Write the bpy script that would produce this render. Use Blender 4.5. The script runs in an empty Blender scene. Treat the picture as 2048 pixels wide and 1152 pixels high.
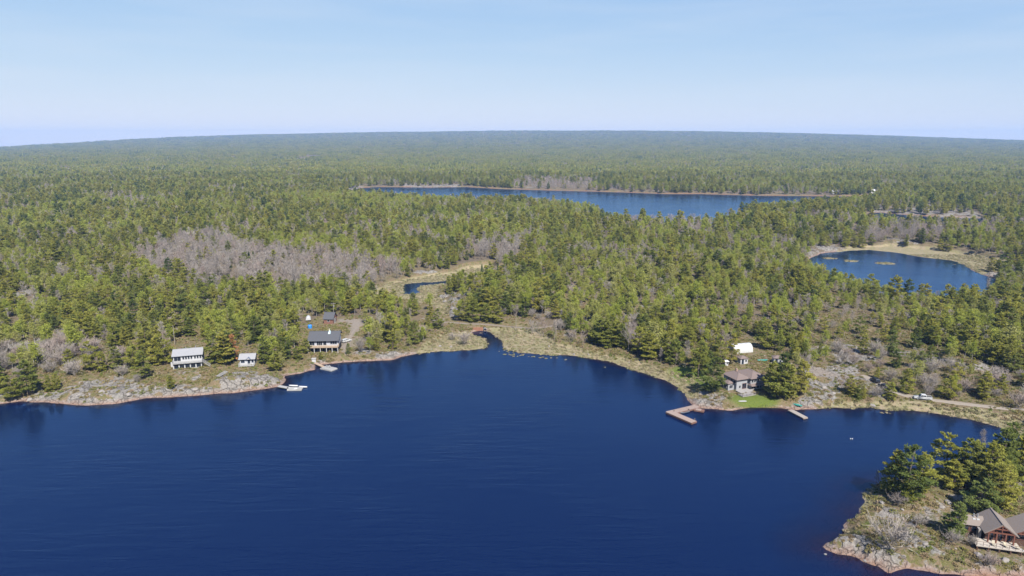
import bpy, math, random
import numpy as np
from mathutils import Vector, Matrix

R = math.radians
scene = bpy.context.scene

# ---------------------------------------------------------------- camera, sky, sun, exposure
CAM_Z, PITCH, FPX = 92.0, R(12.07), 1384.0
cam_data = bpy.data.cameras.new('camera')
cam_data.sensor_width = 36.0
cam_data.lens = 36.0 * FPX / 2048.0
cam_data.clip_start = 0.5
cam_data.clip_end = 60000.0
cam = bpy.data.objects.new('camera', cam_data)
scene.collection.objects.link(cam)
cam.location = (0, 0, CAM_Z)
cam.rotation_euler = (R(90) - PITCH, 0, 0)
scene.camera = cam

SUN_EL, SUN_AZ = R(48), math.atan2(0.34, -0.94)      # azimuth from +Y towards +X
world = bpy.data.worlds.new('World')
scene.world = world
world.use_nodes = True
wn, wl = world.node_tree.nodes, world.node_tree.links
for n in list(wn): wn.remove(n)
w_out = wn.new('ShaderNodeOutputWorld'); w_bg = wn.new('ShaderNodeBackground')
w_sky = wn.new('ShaderNodeTexSky')
w_sky.sky_type = 'NISHITA'
w_sky.sun_disc = False
w_sky.sun_elevation = SUN_EL
w_sky.sun_rotation = SUN_AZ
w_sky.altitude = 200
w_sky.air_density = 0.72
w_sky.dust_density = 0.1
w_sky.ozone_density = 2.0
w_bg.inputs['Strength'].default_value = 0.060
# thin high cirrus veil, low over the horizon
w_tc = wn.new('ShaderNodeTexCoord'); w_map = wn.new('ShaderNodeMapping')
w_map.inputs['Scale'].default_value = (1.6, 1.6, 14.0)
w_noise = wn.new('ShaderNodeTexNoise'); w_noise.inputs['Scale'].default_value = 2.2; w_noise.inputs['Detail'].default_value = 6
w_ramp = wn.new('ShaderNodeValToRGB')
w_ramp.color_ramp.elements[0].position = 0.45; w_ramp.color_ramp.elements[0].color = (0, 0, 0, 1)
w_ramp.color_ramp.elements[1].position = 0.8; w_ramp.color_ramp.elements[1].color = (0.28, 0.28, 0.28, 1)
w_mix = wn.new('ShaderNodeMix'); w_mix.data_type = 'RGBA'
w_mix.inputs[7].default_value = (5.0, 5.5, 6.2, 1)
wl.new(w_tc.outputs['Generated'], w_map.inputs['Vector']); wl.new(w_map.outputs[0], w_noise.inputs['Vector'])
wl.new(w_noise.outputs['Fac'], w_ramp.inputs['Fac']); wl.new(w_ramp.outputs['Color'], w_mix.inputs[0])
# soft shoulder on the sky's brightness, the same in every direction: c -> a c / (1 + b c)
def w_vec(op, a, b):
    n = wn.new('ShaderNodeVectorMath'); n.operation = op
    for sock, v in zip(n.inputs, (a, b)):
        if isinstance(v, bpy.types.NodeSocket): wl.new(v, sock)
        else: sock.default_value = v
    return n.outputs[0]
w_soft = w_vec('DIVIDE', w_vec('MULTIPLY', w_sky.outputs['Color'], (1.72, 2.38, 7.9)), w_vec('ADD', (1, 1, 1), w_vec('MULTIPLY', w_sky.outputs['Color'], (0.199, 0.320, 1.18))))
wl.new(w_soft, w_mix.inputs[6]); wl.new(w_mix.outputs[2], w_bg.inputs['Color'])
wl.new(w_bg.outputs[0], w_out.inputs['Surface'])

sun_data = bpy.data.lights.new('sun', 'SUN')
sun_data.energy = 5.0
sun_data.angle = R(0.53)
sun_data.color = (1.0, 0.95, 0.87)
sun = bpy.data.objects.new('sun', sun_data)
scene.collection.objects.link(sun)
sd = Vector((math.sin(SUN_AZ) * math.cos(SUN_EL), math.cos(SUN_AZ) * math.cos(SUN_EL), math.sin(SUN_EL)))
sun.rotation_euler = sd.to_track_quat('Z', 'Y').to_euler()
sun.location = (100, -200, 400)

vs = scene.view_settings
vs.view_transform = 'Standard'; vs.look = 'None'; vs.exposure = 1.3; vs.gamma = 1.0; vs.use_curve_mapping = False
cy = scene.cycles
cy.max_bounces = 6; cy.diffuse_bounces = 2; cy.glossy_bounces = 2; cy.transmission_bounces = 3
cy.volume_bounces = 0; cy.transparent_max_bounces = 8
cy.use_denoising = True
cy.caustics_reflective = False; cy.caustics_refractive = False

# ---------------------------------------------------------------- numeric helpers
def pix(px, py, z=0.0):
    """point of the place at height z that the photograph shows at pixel (px, py)"""
    dx, dy = (px - 1024) / FPX, (576 - py) / FPX
    d = (dx, math.cos(PITCH) + dy * math.sin(PITCH), -math.sin(PITCH) + dy * math.cos(PITCH))
    t = (CAM_Z - z) / max(1e-5, -d[2])
    return (d[0] * t, d[1] * t)

def to_pix(x, y, z):
    c, s = math.cos(PITCH), math.sin(PITCH)
    zz = z - CAM_Z
    dep = y * c - zz * s
    up = y * s + zz * c
    dep = np.maximum(dep, 1e-3)
    return 1024 + FPX * x / dep, 576 - FPX * up / dep, dep

def hash2(ix, iy, seed):
    with np.errstate(over='ignore'):
        n = (ix.astype(np.int64) * 374761393 + iy.astype(np.int64) * 668265263 + seed * 2147483647).astype(np.int64)
        n = (n ^ (n >> 13)) * 1274126177
        n = n ^ (n >> 16)
    return (n & 0xFFFFFF).astype(np.float64) / 0xFFFFFF

def vnoise(x, y, scale, seed=0):
    x = np.asarray(x, float) / scale; y = np.asarray(y, float) / scale
    ix, iy = np.floor(x), np.floor(y)
    fx, fy = x - ix, y - iy
    fx = fx * fx * (3 - 2 * fx); fy = fy * fy * (3 - 2 * fy)
    ix = ix.astype(np.int64); iy = iy.astype(np.int64)
    a = hash2(ix, iy, seed); b = hash2(ix + 1, iy, seed); c = hash2(ix, iy + 1, seed); d = hash2(ix + 1, iy + 1, seed)
    return (a * (1 - fx) + b * fx) * (1 - fy) + (c * (1 - fx) + d * fx) * fy

def fbm(x, y, scale, octaves=4, seed=0):
    """fractal noise about -1..1"""
    v = 0; amp = 1; tot = 0
    for o in range(octaves):
        v = v + amp * (vnoise(x, y, scale / 2 ** o, seed + o * 17) * 2 - 1); tot += amp; amp *= 0.5
    return v / tot

def sstep(a, b, v):
    t = np.clip((v - a) / (b - a), 0, 1)
    return t * t * (3 - 2 * t)

def inside(poly, x, y):
    r = np.zeros(x.shape, bool)
    n = len(poly); j = n - 1
    for i in range(n):
        xi, yi = poly[i]; xj, yj = poly[j]
        if yi != yj:
            c = ((yi > y) != (yj > y)) & (x < (xj - xi) * (y - yi) / (yj - yi) + xi)
            r ^= c
        j = i
    return r

def seg_dist(pts, x, y, closed=True):
    best = np.full(x.shape, 1e12)
    n = len(pts)
    for i in range(n if closed else n - 1):
        ax, ay = pts[i]; bx, by = pts[(i + 1) % n]
        vx, vy = bx - ax, by - ay
        L = vx * vx + vy * vy + 1e-9
        t = np.clip(((x - ax) * vx + (y - ay) * vy) / L, 0, 1)
        d = (x - ax - t * vx) ** 2 + (y - ay - t * vy) ** 2
        np.minimum(best, d, out=best)
    return np.sqrt(best)

def sdist(poly, x, y):
    """signed distance, positive inside; cheap outside the polygon's surroundings"""
    p = np.array(poly)
    lo, hi = p.min(0) - 130, p.max(0) + 130
    m = (x > lo[0]) & (x < hi[0]) & (y > lo[1]) & (y < hi[1])
    out = np.full(x.shape, -130.0)
    if m.any():
        xs, ys = x[m], y[m]
        d = seg_dist(poly, xs, ys)
        out[m] = np.maximum(np.where(inside(poly, xs, ys), d, -d), -130)
    return out

# ---------------------------------------------------------------- the lie of the land
def P(lst, z=0.0): return [pix(a, b, z) for a, b in lst]

main_lake = P([(-420, 840), (-200, 818), (0, 808), (38, 803), (90, 806), (180, 811), (240, 807), (288, 798), (300, 799), (420, 790), (500, 782),
    (552, 776), (572, 766), (572, 757), (567, 751), (600, 746), (630, 738), (634, 730), (672, 727), (690, 725), (730, 723), (785, 720), (800, 714), (830, 707),
    (880, 702), (940, 700), (968, 698.5), (977, 692), (978, 684), (968, 677), (948, 671), (945, 665), (958, 660), (974, 661), (988, 670), (1004, 683), (1010, 698),
    (1040, 705), (1085, 708), (1150, 711), (1200, 720), (1250, 734), (1300, 749), (1345, 768), (1370, 787), (1376, 802), (1392, 815), (1450, 820),
    (1485, 818), (1500, 815), (1545, 817), (1590, 821), (1625, 820), (1660, 816), (1700, 815), (1740, 814), (1765, 818), (1800, 821), (1850, 823),
    (1870, 827), (1900, 832), (1940, 839), (1970, 846), (2000, 854), (2030, 866), (2120, 885), (2300, 900),
    (2300, 915), (2100, 912), (2020, 916), (1960, 922), (1900, 934), (1850, 948), (1800, 962), (1762, 968), (1738, 980), (1727, 995), (1733, 1003), (1716, 1018),
    (1712, 1030), (1698, 1042), (1692, 1058), (1682, 1070), (1672, 1076), (1650, 1079), (1634, 1092), (1650, 1103), (1680, 1110), (1712, 1113), (1728, 1124),
    (1752, 1132), (1768, 1136), (1756, 1147), (1785, 1148), (1810, 1135), (1850, 1140), (1880, 1147), (1920, 1151), (2000, 1156), (2060, 1160)])
main_lake += [(130, 116), (160, 60), (200, -300), (-700, -300), (-900, 100)]
far_lake = P([(690, 384), (720, 376), (760, 374), (860, 375), (930, 374), (1000, 378), (1100, 381), (1180, 383), (1250, 385), (1330, 388), (1400, 388), (1500, 391),
    (1600, 392), (1680, 393), (1745, 391), (1740, 404), (1650, 412), (1560, 419), (1500, 425), (1450, 440), (1415, 452), (1340, 450), (1285, 446), (1236, 450), (1214, 440),
    (1190, 424), (1100, 412), (900, 406), (780, 398), (705, 394)])
right_pond = P([(1616, 519), (1640, 507), (1700, 501), (1740, 500), (1790, 505), (1850, 515), (1905, 521), (1930, 530), (1942, 540), (1965, 549), (1990, 558),
    (1995, 572), (1965, 590), (1930, 602), (1890, 606), (1800, 600), (1720, 580), (1660, 562), (1618, 541)])
channel = P([(1735, 427), (1760, 425), (1800, 429), (1870, 434), (1962, 437), (1975, 441), (1960, 447), (1870, 450), (1790, 445), (1735, 438)])
beaver_pond = P([(803, 579), (811, 569), (830, 566), (866, 564), (900, 561), (904, 565), (868, 569.5), (844, 572), (833, 578), (844, 585), (834, 589.5), (803, 589)])
far_pond = P([(624, 314), (630, 311), (645, 312), (646, 317), (634, 320), (626, 318)])
WATERS = [main_lake, far_lake, right_pond, channel, beaver_pond]

def shore_dist(x, y):
    """+ metres inland, - metres out on the water"""
    d = np.full(x.shape, -130.0)
    for w in WATERS: d = np.maximum(d, sdist(w, x, y))
    return -d

ZP = {
 'marsh': [
  P([(840, 703), (850, 690), (880, 672), (925, 662), (955, 660), (975, 655), (1040, 652), (1075, 665), (1120, 685), (1180, 700), (1255, 716), (1330, 742), (1388, 752), (1410, 765), (1392, 792), (1372, 790), (1345, 770), (1300, 750), (1200, 722), (1085, 710), (1009, 700), (940, 702)], 1),
  P([(735, 585), (770, 562), (830, 552), (900, 543), (935, 533), (985, 531), (992, 552), (962, 564), (905, 562), (885, 572), (880, 590), (905, 610), (895, 632), (860, 618), (820, 600), (760, 602)], 2),
  P([(1670, 503), (1700, 493), (1780, 491), (1880, 499), (1960, 512), (2040, 527), (2030, 545), (1960, 546), (1930, 528), (1880, 516), (1780, 504), (1720, 500)], 1),
  P([(1640, 812), (1700, 803), (1760, 806), (1830, 806), (1900, 814), (1960, 822), (2060, 838), (2060, 872), (2000, 858), (1940, 842), (1870, 829), (1800, 823), (1700, 818)], 1),
  P([(1740, 965), (1715, 985), (1722, 1000), (1700, 1030), (1690, 1060), (1720, 1062), (1740, 1020), (1760, 985)], 0.5)],
 'rock': [
  P([(-60, 812), (-60, 792), (40, 785), (100, 782), (170, 768), (240, 762), (300, 772), (340, 776), (420, 768), (440, 752), (500, 748), (545, 760), (580, 747), (575, 772), (500, 786), (420, 793), (290, 801), (180, 815), (60, 808)], 1),
  P([(560, 758), (600, 742), (625, 722), (645, 720), (650, 730), (635, 735), (600, 750), (570, 760)], 1),
  P([(745, 724), (760, 712), (800, 706), (835, 702), (838, 712), (800, 722)], 1),
  P([(868, 585), (905, 588), (918, 600), (920, 640), (900, 636), (895, 610), (872, 600)], 2),
  P([(1378, 812), (1380, 788), (1400, 785), (1450, 787), (1470, 800), (1450, 812), (1500, 808), (1590, 800), (1630, 792), (1640, 822), (1500, 820), (1400, 822)], 1),
  P([(1625, 745), (1660, 745), (1690, 775), (1680, 800), (1640, 800), (1620, 790)], 3),
  P([(1634, 1096), (1655, 1076), (1690, 1075), (1740, 1095), (1800, 1108), (1840, 1125), (1900, 1138), (2060, 1140), (2060, 1180), (1900, 1160), (1800, 1150), (1730, 1140), (1660, 1115)], 0.5),
  P([(1700, 1045), (1720, 1010), (1740, 1000), (1745, 1010), (1730, 1040), (1712, 1062)], 1),
  P([(1800, 1070), (1810, 1010), (1870, 985), (1930, 985), (1950, 1010), (1930, 1040), (1890, 1050), (1880, 1080), (1830, 1090)], 2),
  P([(1935, 1105), (2060, 1110), (2060, 1150), (1940, 1140)], 2),
  P([(2035, 950), (2070, 940), (2070, 1010), (2045, 1000)], 2),
  P([(1612, 530), (1618, 500), (1660, 492), (1700, 497), (1670, 507), (1630, 516)], 1),
  P([(1940, 545), (1960, 530), (2030, 535), (2030, 552), (1960, 552)], 1),
  P([(1735, 428), (1745, 415), (1800, 420), (1860, 415), (1930, 420), (1965, 432), (1960, 440), (1860, 436)], 1),
  P([(690, 386), (684, 378), (720, 370), (730, 376)], 1), P([(800, 376), (810, 368), (860, 371), (920, 371), (925, 377)], 1)],
 'lawn': [
  P([(1450, 800), (1460, 788), (1520, 788), (1570, 796), (1560, 806), (1510, 811), (1470, 806)], 2),
  P([(1330, 745), (1365, 735), (1405, 745), (1425, 765), (1415, 785), (1392, 782), (1380, 765)], 1)],
 'gravel': [
  P([(1690, 752), (1640, 735), (1610, 735), (1625, 750), (1660, 752)], 3),
  P([(676, 700), (672, 690), (690, 676), (700, 655), (690, 648), (670, 650), (675, 640), (720, 640), (730, 650), (712, 672), (695, 704)], 3)],
}
ZONES = ZP
ROADS = [
 ([pix(a, b, 2.5) for a, b in [(2200, 836), (2060, 822), (2000, 815), (1940, 807), (1880, 799), (1840, 795), (1800, 788), (1782, 781), (1766, 773), (1750, 762), (1732, 753), (1715, 750)]], 1.7),
 ([pix(a, b, 2) for a, b in [(840, 640), (880, 646), (915, 647), (950, 648), (985, 648), (1030, 652), (1070, 657), (1110, 655)]], 1.15),
 ([pix(a, b, 5) for a, b in [(338, 620), (346, 632), (352, 645), (350, 663)]], 1.3)]

bay_az = [math.atan2(pix(x, 300)[0], pix(x, 300)[1]) for x in (0, 620)]
crest_px = [(-400, 320), (0, 291), (100, 285), (250, 278), (500, 270), (750, 265), (1024, 262), (1250, 262), (1400, 263), (1600, 267), (1800, 273), (2048, 282), (2400, 296)]
crest_az, crest_el = [], []
for a, b in crest_px:
    dx, dy = (a - 1024) / FPX, (576 - b) / FPX
    d = (dx, math.cos(PITCH) + dy * math.sin(PITCH), -math.sin(PITCH) + dy * math.cos(PITCH))
    crest_az.append(math.atan2(d[0], d[1])); crest_el.append(d[2] / math.hypot(d[0], d[1]))

def far_rise(x, y):
    r = np.hypot(x, y); az = np.arctan2(x, y)
    el = np.interp(az, crest_az, crest_el)
    top = np.maximum(CAM_Z + 9000 * el - 9, 0)
    t = np.clip((r - 1900) / (9000 - 1900), 0, 1)
    return top * t ** 1.9

DOMES = [(*pix(465, 768, 2), 8.5, 7.5, 1.6), (*pix(1502, 788, 2), 4.2, 3.2, 1.1), (*pix(395, 780, 2), 5, 5, 1.0), (*pix(215, 785, 2), 6, 6, 1.2), (*pix(1700, 1095, 1), 7, 4, 0.9), (*pix(1770, 1122, 1), 6, 3.5, 0.8), (*pix(1850, 1000, 3), 8, 6, 0.9)]
ISLES = [(*pix(1703, 522), 7, 5), (*pix(1772, 527), 8, 5), (*pix(1660, 517), 6, 4)]
def land(x, y):
    """height of the ground, and the cover weights"""
    d = shore_dist(x, y)
    d = d + fbm(x, y, 14, 3, 5) * 1.3 + fbm(x, y, 4.5, 3, 15) * 0.9
    W = {}
    warp = fbm(x, y, 11, 4, 31) * 4.5
    for k in ('marsh', 'rock', 'lawn', 'gravel'):
        w = np.zeros(x.shape)
        for poly in ZONES[k]:
            m = 0.35 if k in ('lawn', 'gravel') else 1.0
            w = np.maximum(w, sstep(-1.5, 2.5, sdist(poly, x, y) + warp * m))
        W[k] = w
    # bald rock breaking through the thin soil here and there
    bald = np.maximum(sstep(0.34, 0.52, fbm(x, y, 26, 4, 77)), sstep(0.04, 0.2, fbm(x, y, 12, 4, 78)) * (y < 215) * (x > 60)) * (1 - W['marsh']) * (1 - W['lawn']) * sstep(1, 8, d)
    W['rock'] = np.maximum(W['rock'], bald * 0.9) * (1 - W['lawn']) * (1 - W['marsh'] * 0.7)
    soft = np.clip(W['marsh'], 0, 1)
    rocky = 1 - soft
    up = sstep(0, 4.0, d) * 1.5 * rocky + sstep(0, 45, d) * (2.2 + 1.6 * fbm(x, y, 60, 3, 11)) * (1 - 0.9 * soft) + 0.30 * sstep(0, 1.5, d)
    up = up + sstep(20, 130, d) * (2.0 + 4.5 * fbm(x, y, 170, 3, 3)) * (1 - soft)
    bump = np.abs(fbm(x, y, 9, 4, 21))
    up = up + W['rock'] * sstep(0.2, 4, d) * (1.5 * fbm(x, y, 13, 4, 41) + 1.9 * (0.30 - bump) + 0.45 * np.round(2.5 * fbm(x, y, 8, 2, 43)))
    for mx_, my_, rx, ry, hh in DOMES:         # smooth whale-backs of bare rock
        e = np.clip(1 - ((x - mx_) / rx) ** 2 - ((y - my_) / ry) ** 2, 0, 1)
        up = up + hh * np.sqrt(e) * sstep(0, 3, d); W['rock'] = np.maximum(W['rock'], sstep(0.05, 0.3, e) * 1.35)
    up = up + fbm(x, y, 5, 3, 51) * 0.22 * sstep(0, 3, d) * (1 - 0.5 * soft)
    for ix, iy, rx, ry in ISLES:
        e = 1 - ((x - ix) / rx) ** 2 - ((y - iy) / ry) ** 2 + 0.5 * fbm(x, y, 6, 3, 91)
        isl = (e > 0) & (d < 0)
        d = np.where(isl, 0.6, d); up = np.where(isl, 0.22, up); W['marsh'] = np.where(isl, 1.0, W['marsh'])
    dn = np.clip(d * np.where(soft > 0.3, 0.10, 0.42), -3.2, 0)
    h = np.where(d > 0, np.maximum(up, 0.05), dn - 0.05)
    h = h + far_rise(x, y)
    r = np.hypot(x, y); az = np.arctan2(x, y)
    shore_bay = np.interp(az, [bay_az[0], bay_az[1], bay_az[1] + 0.02], [7800, 10300, 30000])
    h = np.where(r > shore_bay, -6.0, h)
    W['shore'] = (1 - sstep(0.15, 0.8, np.where(d > 0, up, 0))) * (1 - 0.8 * soft) * (d > -6) * np.where(y > 640, 0.3, 1.0)
    W['d'] = d
    return h, W

class Grid:
    def __init__(s, x0, x1, y0, y1, step):
        s.xs = np.arange(x0, x1 + step * 0.5, step); s.ys = np.arange(y0, y1 + step * 0.5, step); s.step = step
        s.X, s.Y = np.meshgrid(s.xs, s.ys)
        s.H, s.W = land(s.X, s.Y)
    def sample(s, A, x, y):
        fx = np.clip((np.asarray(x, float) - s.xs[0]) / s.step, 0, len(s.xs) - 1.001)
        fy = np.clip((np.asarray(y, float) - s.ys[0]) / s.step, 0, len(s.ys) - 1.001)
        i, j = fx.astype(int), fy.astype(int); u, v = fx - i, fy - j
        return (A[j, i] * (1 - u) + A[j, i + 1] * u) * (1 - v) + (A[j + 1, i] * (1 - u) + A[j + 1, i + 1] * u) * v
    def has(s, x, y): return (x > s.xs[0]) & (x < s.xs[-1]) & (y > s.ys[0]) & (y < s.ys[-1])

G0 = Grid(-480, 480, 96, 636, 1.5)
G1 = Grid(-1300, 1300, 20, 1700, 8.0)
G2 = Grid(-9600, 9600, -400, 11600, 80.0)

# roads are graded into the slope
for path, half in ROADS:
    fine = []
    for (ax, ay), (bx, by) in zip(path, path[1:]):
        n = max(2, int(math.hypot(bx - ax, by - ay) / 1.5))
        fine += [(ax + (bx - ax) * t / n, ay + (by - ay) * t / n) for t in range(n)]
    fx = np.array([p[0] for p in fine]); fy = np.array([p[1] for p in fine])
    fh = np.maximum(G0.sample(G0.H, fx, fy), 0.8)
    k = np.ones(15) / 15
    fh = np.convolve(np.pad(fh, 7, mode='edge'), k, mode='valid')
    lo = (min(fx) - 12, min(fy) - 12); hi = (max(fx) + 12, max(fy) + 12)
    m = (G0.X > lo[0]) & (G0.X < hi[0]) & (G0.Y > lo[1]) & (G0.Y < hi[1])
    X, Y = G0.X[m], G0.Y[m]
    D = np.sqrt((X[:, None] - fx[None]) ** 2 + (Y[:, None] - fy[None]) ** 2)
    j = D.argmin(1); dm = D.min(1)
    w = 1 - sstep(half + 1.0, half + 6, dm)
    H = G0.H[m]; G0.H[m] = np.where(H > -0.2, H * (1 - w) + fh[j] * w, H)
    for key in ('rock', 'marsh', 'shore', 'lawn'):
        a = G0.W[key][m]; G0.W[key][m] = a * (1 - (1 - sstep(half - 0.3, half + 1.5, dm)))

def H(x, y):
    if G0.has(x, y): return float(G0.sample(G0.H, x, y))
    if G1.has(x, y): return float(G1.sample(G1.H, x, y))
    return float(G2.sample(G2.H, x, y))

def at(px, py, dz=0.0):
    """the spot on the ground seen at a pixel"""
    z = 2.0
    for _ in range(14):
        x, y = pix(px, py, z)
        z = 0.5 * z + 0.5 * max(H(x, y), 0.0)
    return Vector((x, y, max(H(x, y), 0.0) + dz))

# level building pads
PADS = {'a': (379, 734, 11, 8.5), 'b': (495, 729, 7, 5.5), 'c': (648, 701, 13, 9), 'd': (657, 645, 8, 5.5), 'm': (1492, 776, 14, 10), 'q': (1490, 702, 9, 6), 'l': (2002, 1095, 14, 9)}
for k, (px, py, rad, _) in PADS.items():
    p = at(px, py)
    cx, cyy = p.x, p.y + rad * 0.35
    dist = np.hypot(G0.X - cx, G0.Y - cyy)
    w = 1 - sstep(rad * 0.75, rad * 1.35, dist)
    hh = max(p.z, 1.2)
    G0.H = np.where(G0.H > -0.2, G0.H * (1 - w) + hh * w, G0.H)
    G0.W['rock'] = G0.W['rock'] * (1 - 0.6 * w)

# ---------------------------------------------------------------- materials
def new_mat(name):
    m = bpy.data.materials.new(name); m.use_nodes = True
    nt = m.node_tree
    for n in list(nt.nodes): nt.nodes.remove(n)
    out = nt.nodes.new('ShaderNodeOutputMaterial')
    return m, nt, out

def N(nt, kind, **kw):
    n = nt.nodes.new('ShaderNode' + kind)
    for k, v in kw.items():
        if k in n.inputs.keys(): n.inputs[k].default_value = v
        else: setattr(n, k, v)
    return n

def ramp(nt, fac, stops, interp='LINEAR'):
    r = nt.nodes.new('ShaderNodeValToRGB'); cr = r.color_ramp; cr.interpolation = interp
    while len(cr.elements) < len(stops): cr.elements.new(0.5)
    for e, (p, c) in zip(cr.elements, stops):
        e.position = p
        e.color = (c, c, c, 1) if isinstance(c, (int, float)) else (*c, 1)
    if fac is not None: nt.links.new(fac, r.inputs['Fac'])
    return r.outputs['Color']

def mixc(nt, fac, a, b, mode='MIX'):
    m = nt.nodes.new('ShaderNodeMix'); m.data_type = 'RGBA'; m.blend_type = mode
    for sock, v in ((m.inputs[0], fac), (m.inputs[6], a), (m.inputs[7], b)):
        if isinstance(v, bpy.types.NodeSocket): nt.links.new(v, sock)
        elif isinstance(v, (int, float)): sock.default_value = v
        else: sock.default_value = (*v, 1)
    return m.outputs[2]

def math_(nt, op, a, b=0.0, clamp=False):
    m = nt.nodes.new('ShaderNodeMath'); m.operation = op; m.use_clamp = clamp
    for sock, v in ((m.inputs[0], a), (m.inputs[1], b)):
        if isinstance(v, bpy.types.NodeSocket): nt.links.new(v, sock)
        else: sock.default_value = v
    return m.outputs[0]

def noise(nt, vec, scale, detail=4, rough=0.55, dist=0.0):
    n = N(nt, 'TexNoise'); n.inputs['Scale'].default_value = scale; n.inputs['Detail'].default_value = detail
    n.inputs['Roughness'].default_value = rough; n.inputs['Distortion'].default_value = dist
    if vec is not None: nt.links.new(vec, n.inputs['Vector'])
    return n.outputs['Fac']

MATS = {}
K = 0.70      # scales ground and plain surface colours down to balance the raised exposure
def plain(name, col, rough=0.7, vary=0.12, scale=1.5, metal=0.0, spec=0.3, bump=0.0):
    """a painted or natural surface with a little uneven tone"""
    if name in MATS: return MATS[name]
    col = tuple(v * K for v in col)
    m, nt, out = new_mat(name)
    tc = N(nt, 'TexCoord')
    f = noise(nt, tc.outputs['Object'], scale, 5)
    c = mixc(nt, f, tuple(max(0, v * (1 - vary)) for v in col), tuple(min(1, v * (1 + vary)) for v in col))
    b = N(nt, 'BsdfPrincipled'); b.inputs['Roughness'].default_value = rough; b.inputs['Metallic'].default_value = metal
    b.inputs['Specular IOR Level'].default_value = spec
    nt.links.new(c, b.inputs['Base Color'])
    if bump:
        bp = N(nt, 'Bump'); bp.inputs['Strength'].default_value = bump; bp.inputs['Distance'].default_value = 0.05
        nt.links.new(noise(nt, tc.outputs['Object'], scale * 6, 4), bp.inputs['Height']); nt.links.new(bp.outputs[0], b.inputs['Normal'])
    nt.links.new(b.outputs[0], out.inputs['Surface'])
    MATS[name] = m
    return m

def lined(name, col, col2, step, axis='Z', rough=0.7, width=0.12):
    """boards, metal ribs or shingle courses: thin dark joints every `step` metres"""
    if name in MATS: return MATS[name]
    col = tuple(v * K for v in col); col2 = tuple(v * K for v in col2)
    m, nt, out = new_mat(name)
    tc = N(nt, 'TexCoord'); sep = N(nt, 'SeparateXYZ'); nt.links.new(tc.outputs['Object'], sep.inputs[0])
    fr = math_(nt, 'FRACT', math_(nt, 'DIVIDE', sep.outputs[axis], step))
    line = math_(nt, 'LESS_THAN', fr, width)
    f = noise(nt, tc.outputs['Object'], 1.3, 5)
    c = mixc(nt, f, tuple(v * 0.86 for v in col), tuple(min(1, v * 1.12) for v in col))
    c = mixc(nt, math_(nt, 'MULTIPLY', line, 0.6), c, col2)
    b = N(nt, 'BsdfPrincipled'); b.inputs['Roughness'].default_value = rough; b.inputs['Specular IOR Level'].default_value = 0.3
    nt.links.new(c, b.inputs['Base Color']); nt.links.new(b.outputs[0], out.inputs['Surface'])
    MATS[name] = m
    return m

def leaf_mat(name, stops, transl=0.25, vary=0.35):
    m, nt, out = new_mat(name)
    oi = N(nt, 'ObjectInfo'); tc = N(nt, 'TexCoord')
    c = ramp(nt, oi.outputs['Random'], stops)
    f = noise(nt, tc.outputs['Object'], 0.9, 3)
    f2 = ramp(nt, f, [(0.3, 1 - vary), (0.7, 1 + vary)])
    c = mixc(nt, 1.0, c, f2, 'MULTIPLY')
    d = N(nt, 'BsdfDiffuse'); t = N(nt, 'BsdfTranslucent'); mx = N(nt, 'MixShader')
    mx.inputs[0].default_value = transl
    nt.links.new(c, d.inputs['Color']); nt.links.new(c, t.inputs['Color'])
    nt.links.new(d.outputs[0], mx.inputs[1]); nt.links.new(t.outputs[0], mx.inputs[2])
    nt.links.new(mx.outputs[0], out.inputs['Surface'])
    MATS[name] = m
    return m

leaf_mat('pine_needles', [(0.0, (0.115, 0.148, 0.044)), (0.15, (0.200, 0.222, 0.052)), (0.5, (0.275, 0.276, 0.058)), (0.85, (0.315, 0.295, 0.066)), (1.0, (0.165, 0.200, 0.062))], 0.54)
leaf_mat('spruce_needles', [(0.0, (0.050, 0.075, 0.032)), (1.0, (0.085, 0.105, 0.040))], 0.2)
leaf_mat('fresh_leaves', [(0.0, (0.255, 0.290, 0.052)), (0.5, (0.295, 0.318, 0.062)), (1.0, (0.300, 0.290, 0.105))], 0.5, 0.22)
leaf_mat('bare_twigs', [(0.0, (0.212, 0.190, 0.172)), (0.5, (0.262, 0.235, 0.212)), (0.8, (0.240, 0.188, 0.165)), (1.0, (0.315, 0.292, 0.268))], 0.15, 0.15)
leaf_mat('heath_leaves', [(0.0, (0.150, 0.150, 0.048)), (0.3, (0.19, 0.16, 0.066)), (0.5, (0.23, 0.17, 0.105)), (0.75, (0.125, 0.150, 0.040)), (1.0, (0.25, 0.195, 0.14))], 0.25)
leaf_mat('marsh_grass', [(0.0, (0.255, 0.215, 0.14)), (0.5, (0.20, 0.195, 0.095)), (1.0, (0.29, 0.235, 0.16))], 0.35, 0.2)
leaf_mat('dead_needles', [(0.0, (0.24, 0.12, 0.05)), (1.0, (0.28, 0.14, 0.06))], 0.2)
plain('pine_bark', (0.13, 0.10, 0.085), 0.9, 0.3, 3)
plain('pale_bark', (0.36, 0.33, 0.30), 0.9, 0.25, 3)
plain('grey_bark', (0.23, 0.205, 0.185), 0.9, 0.3, 3)

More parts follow.
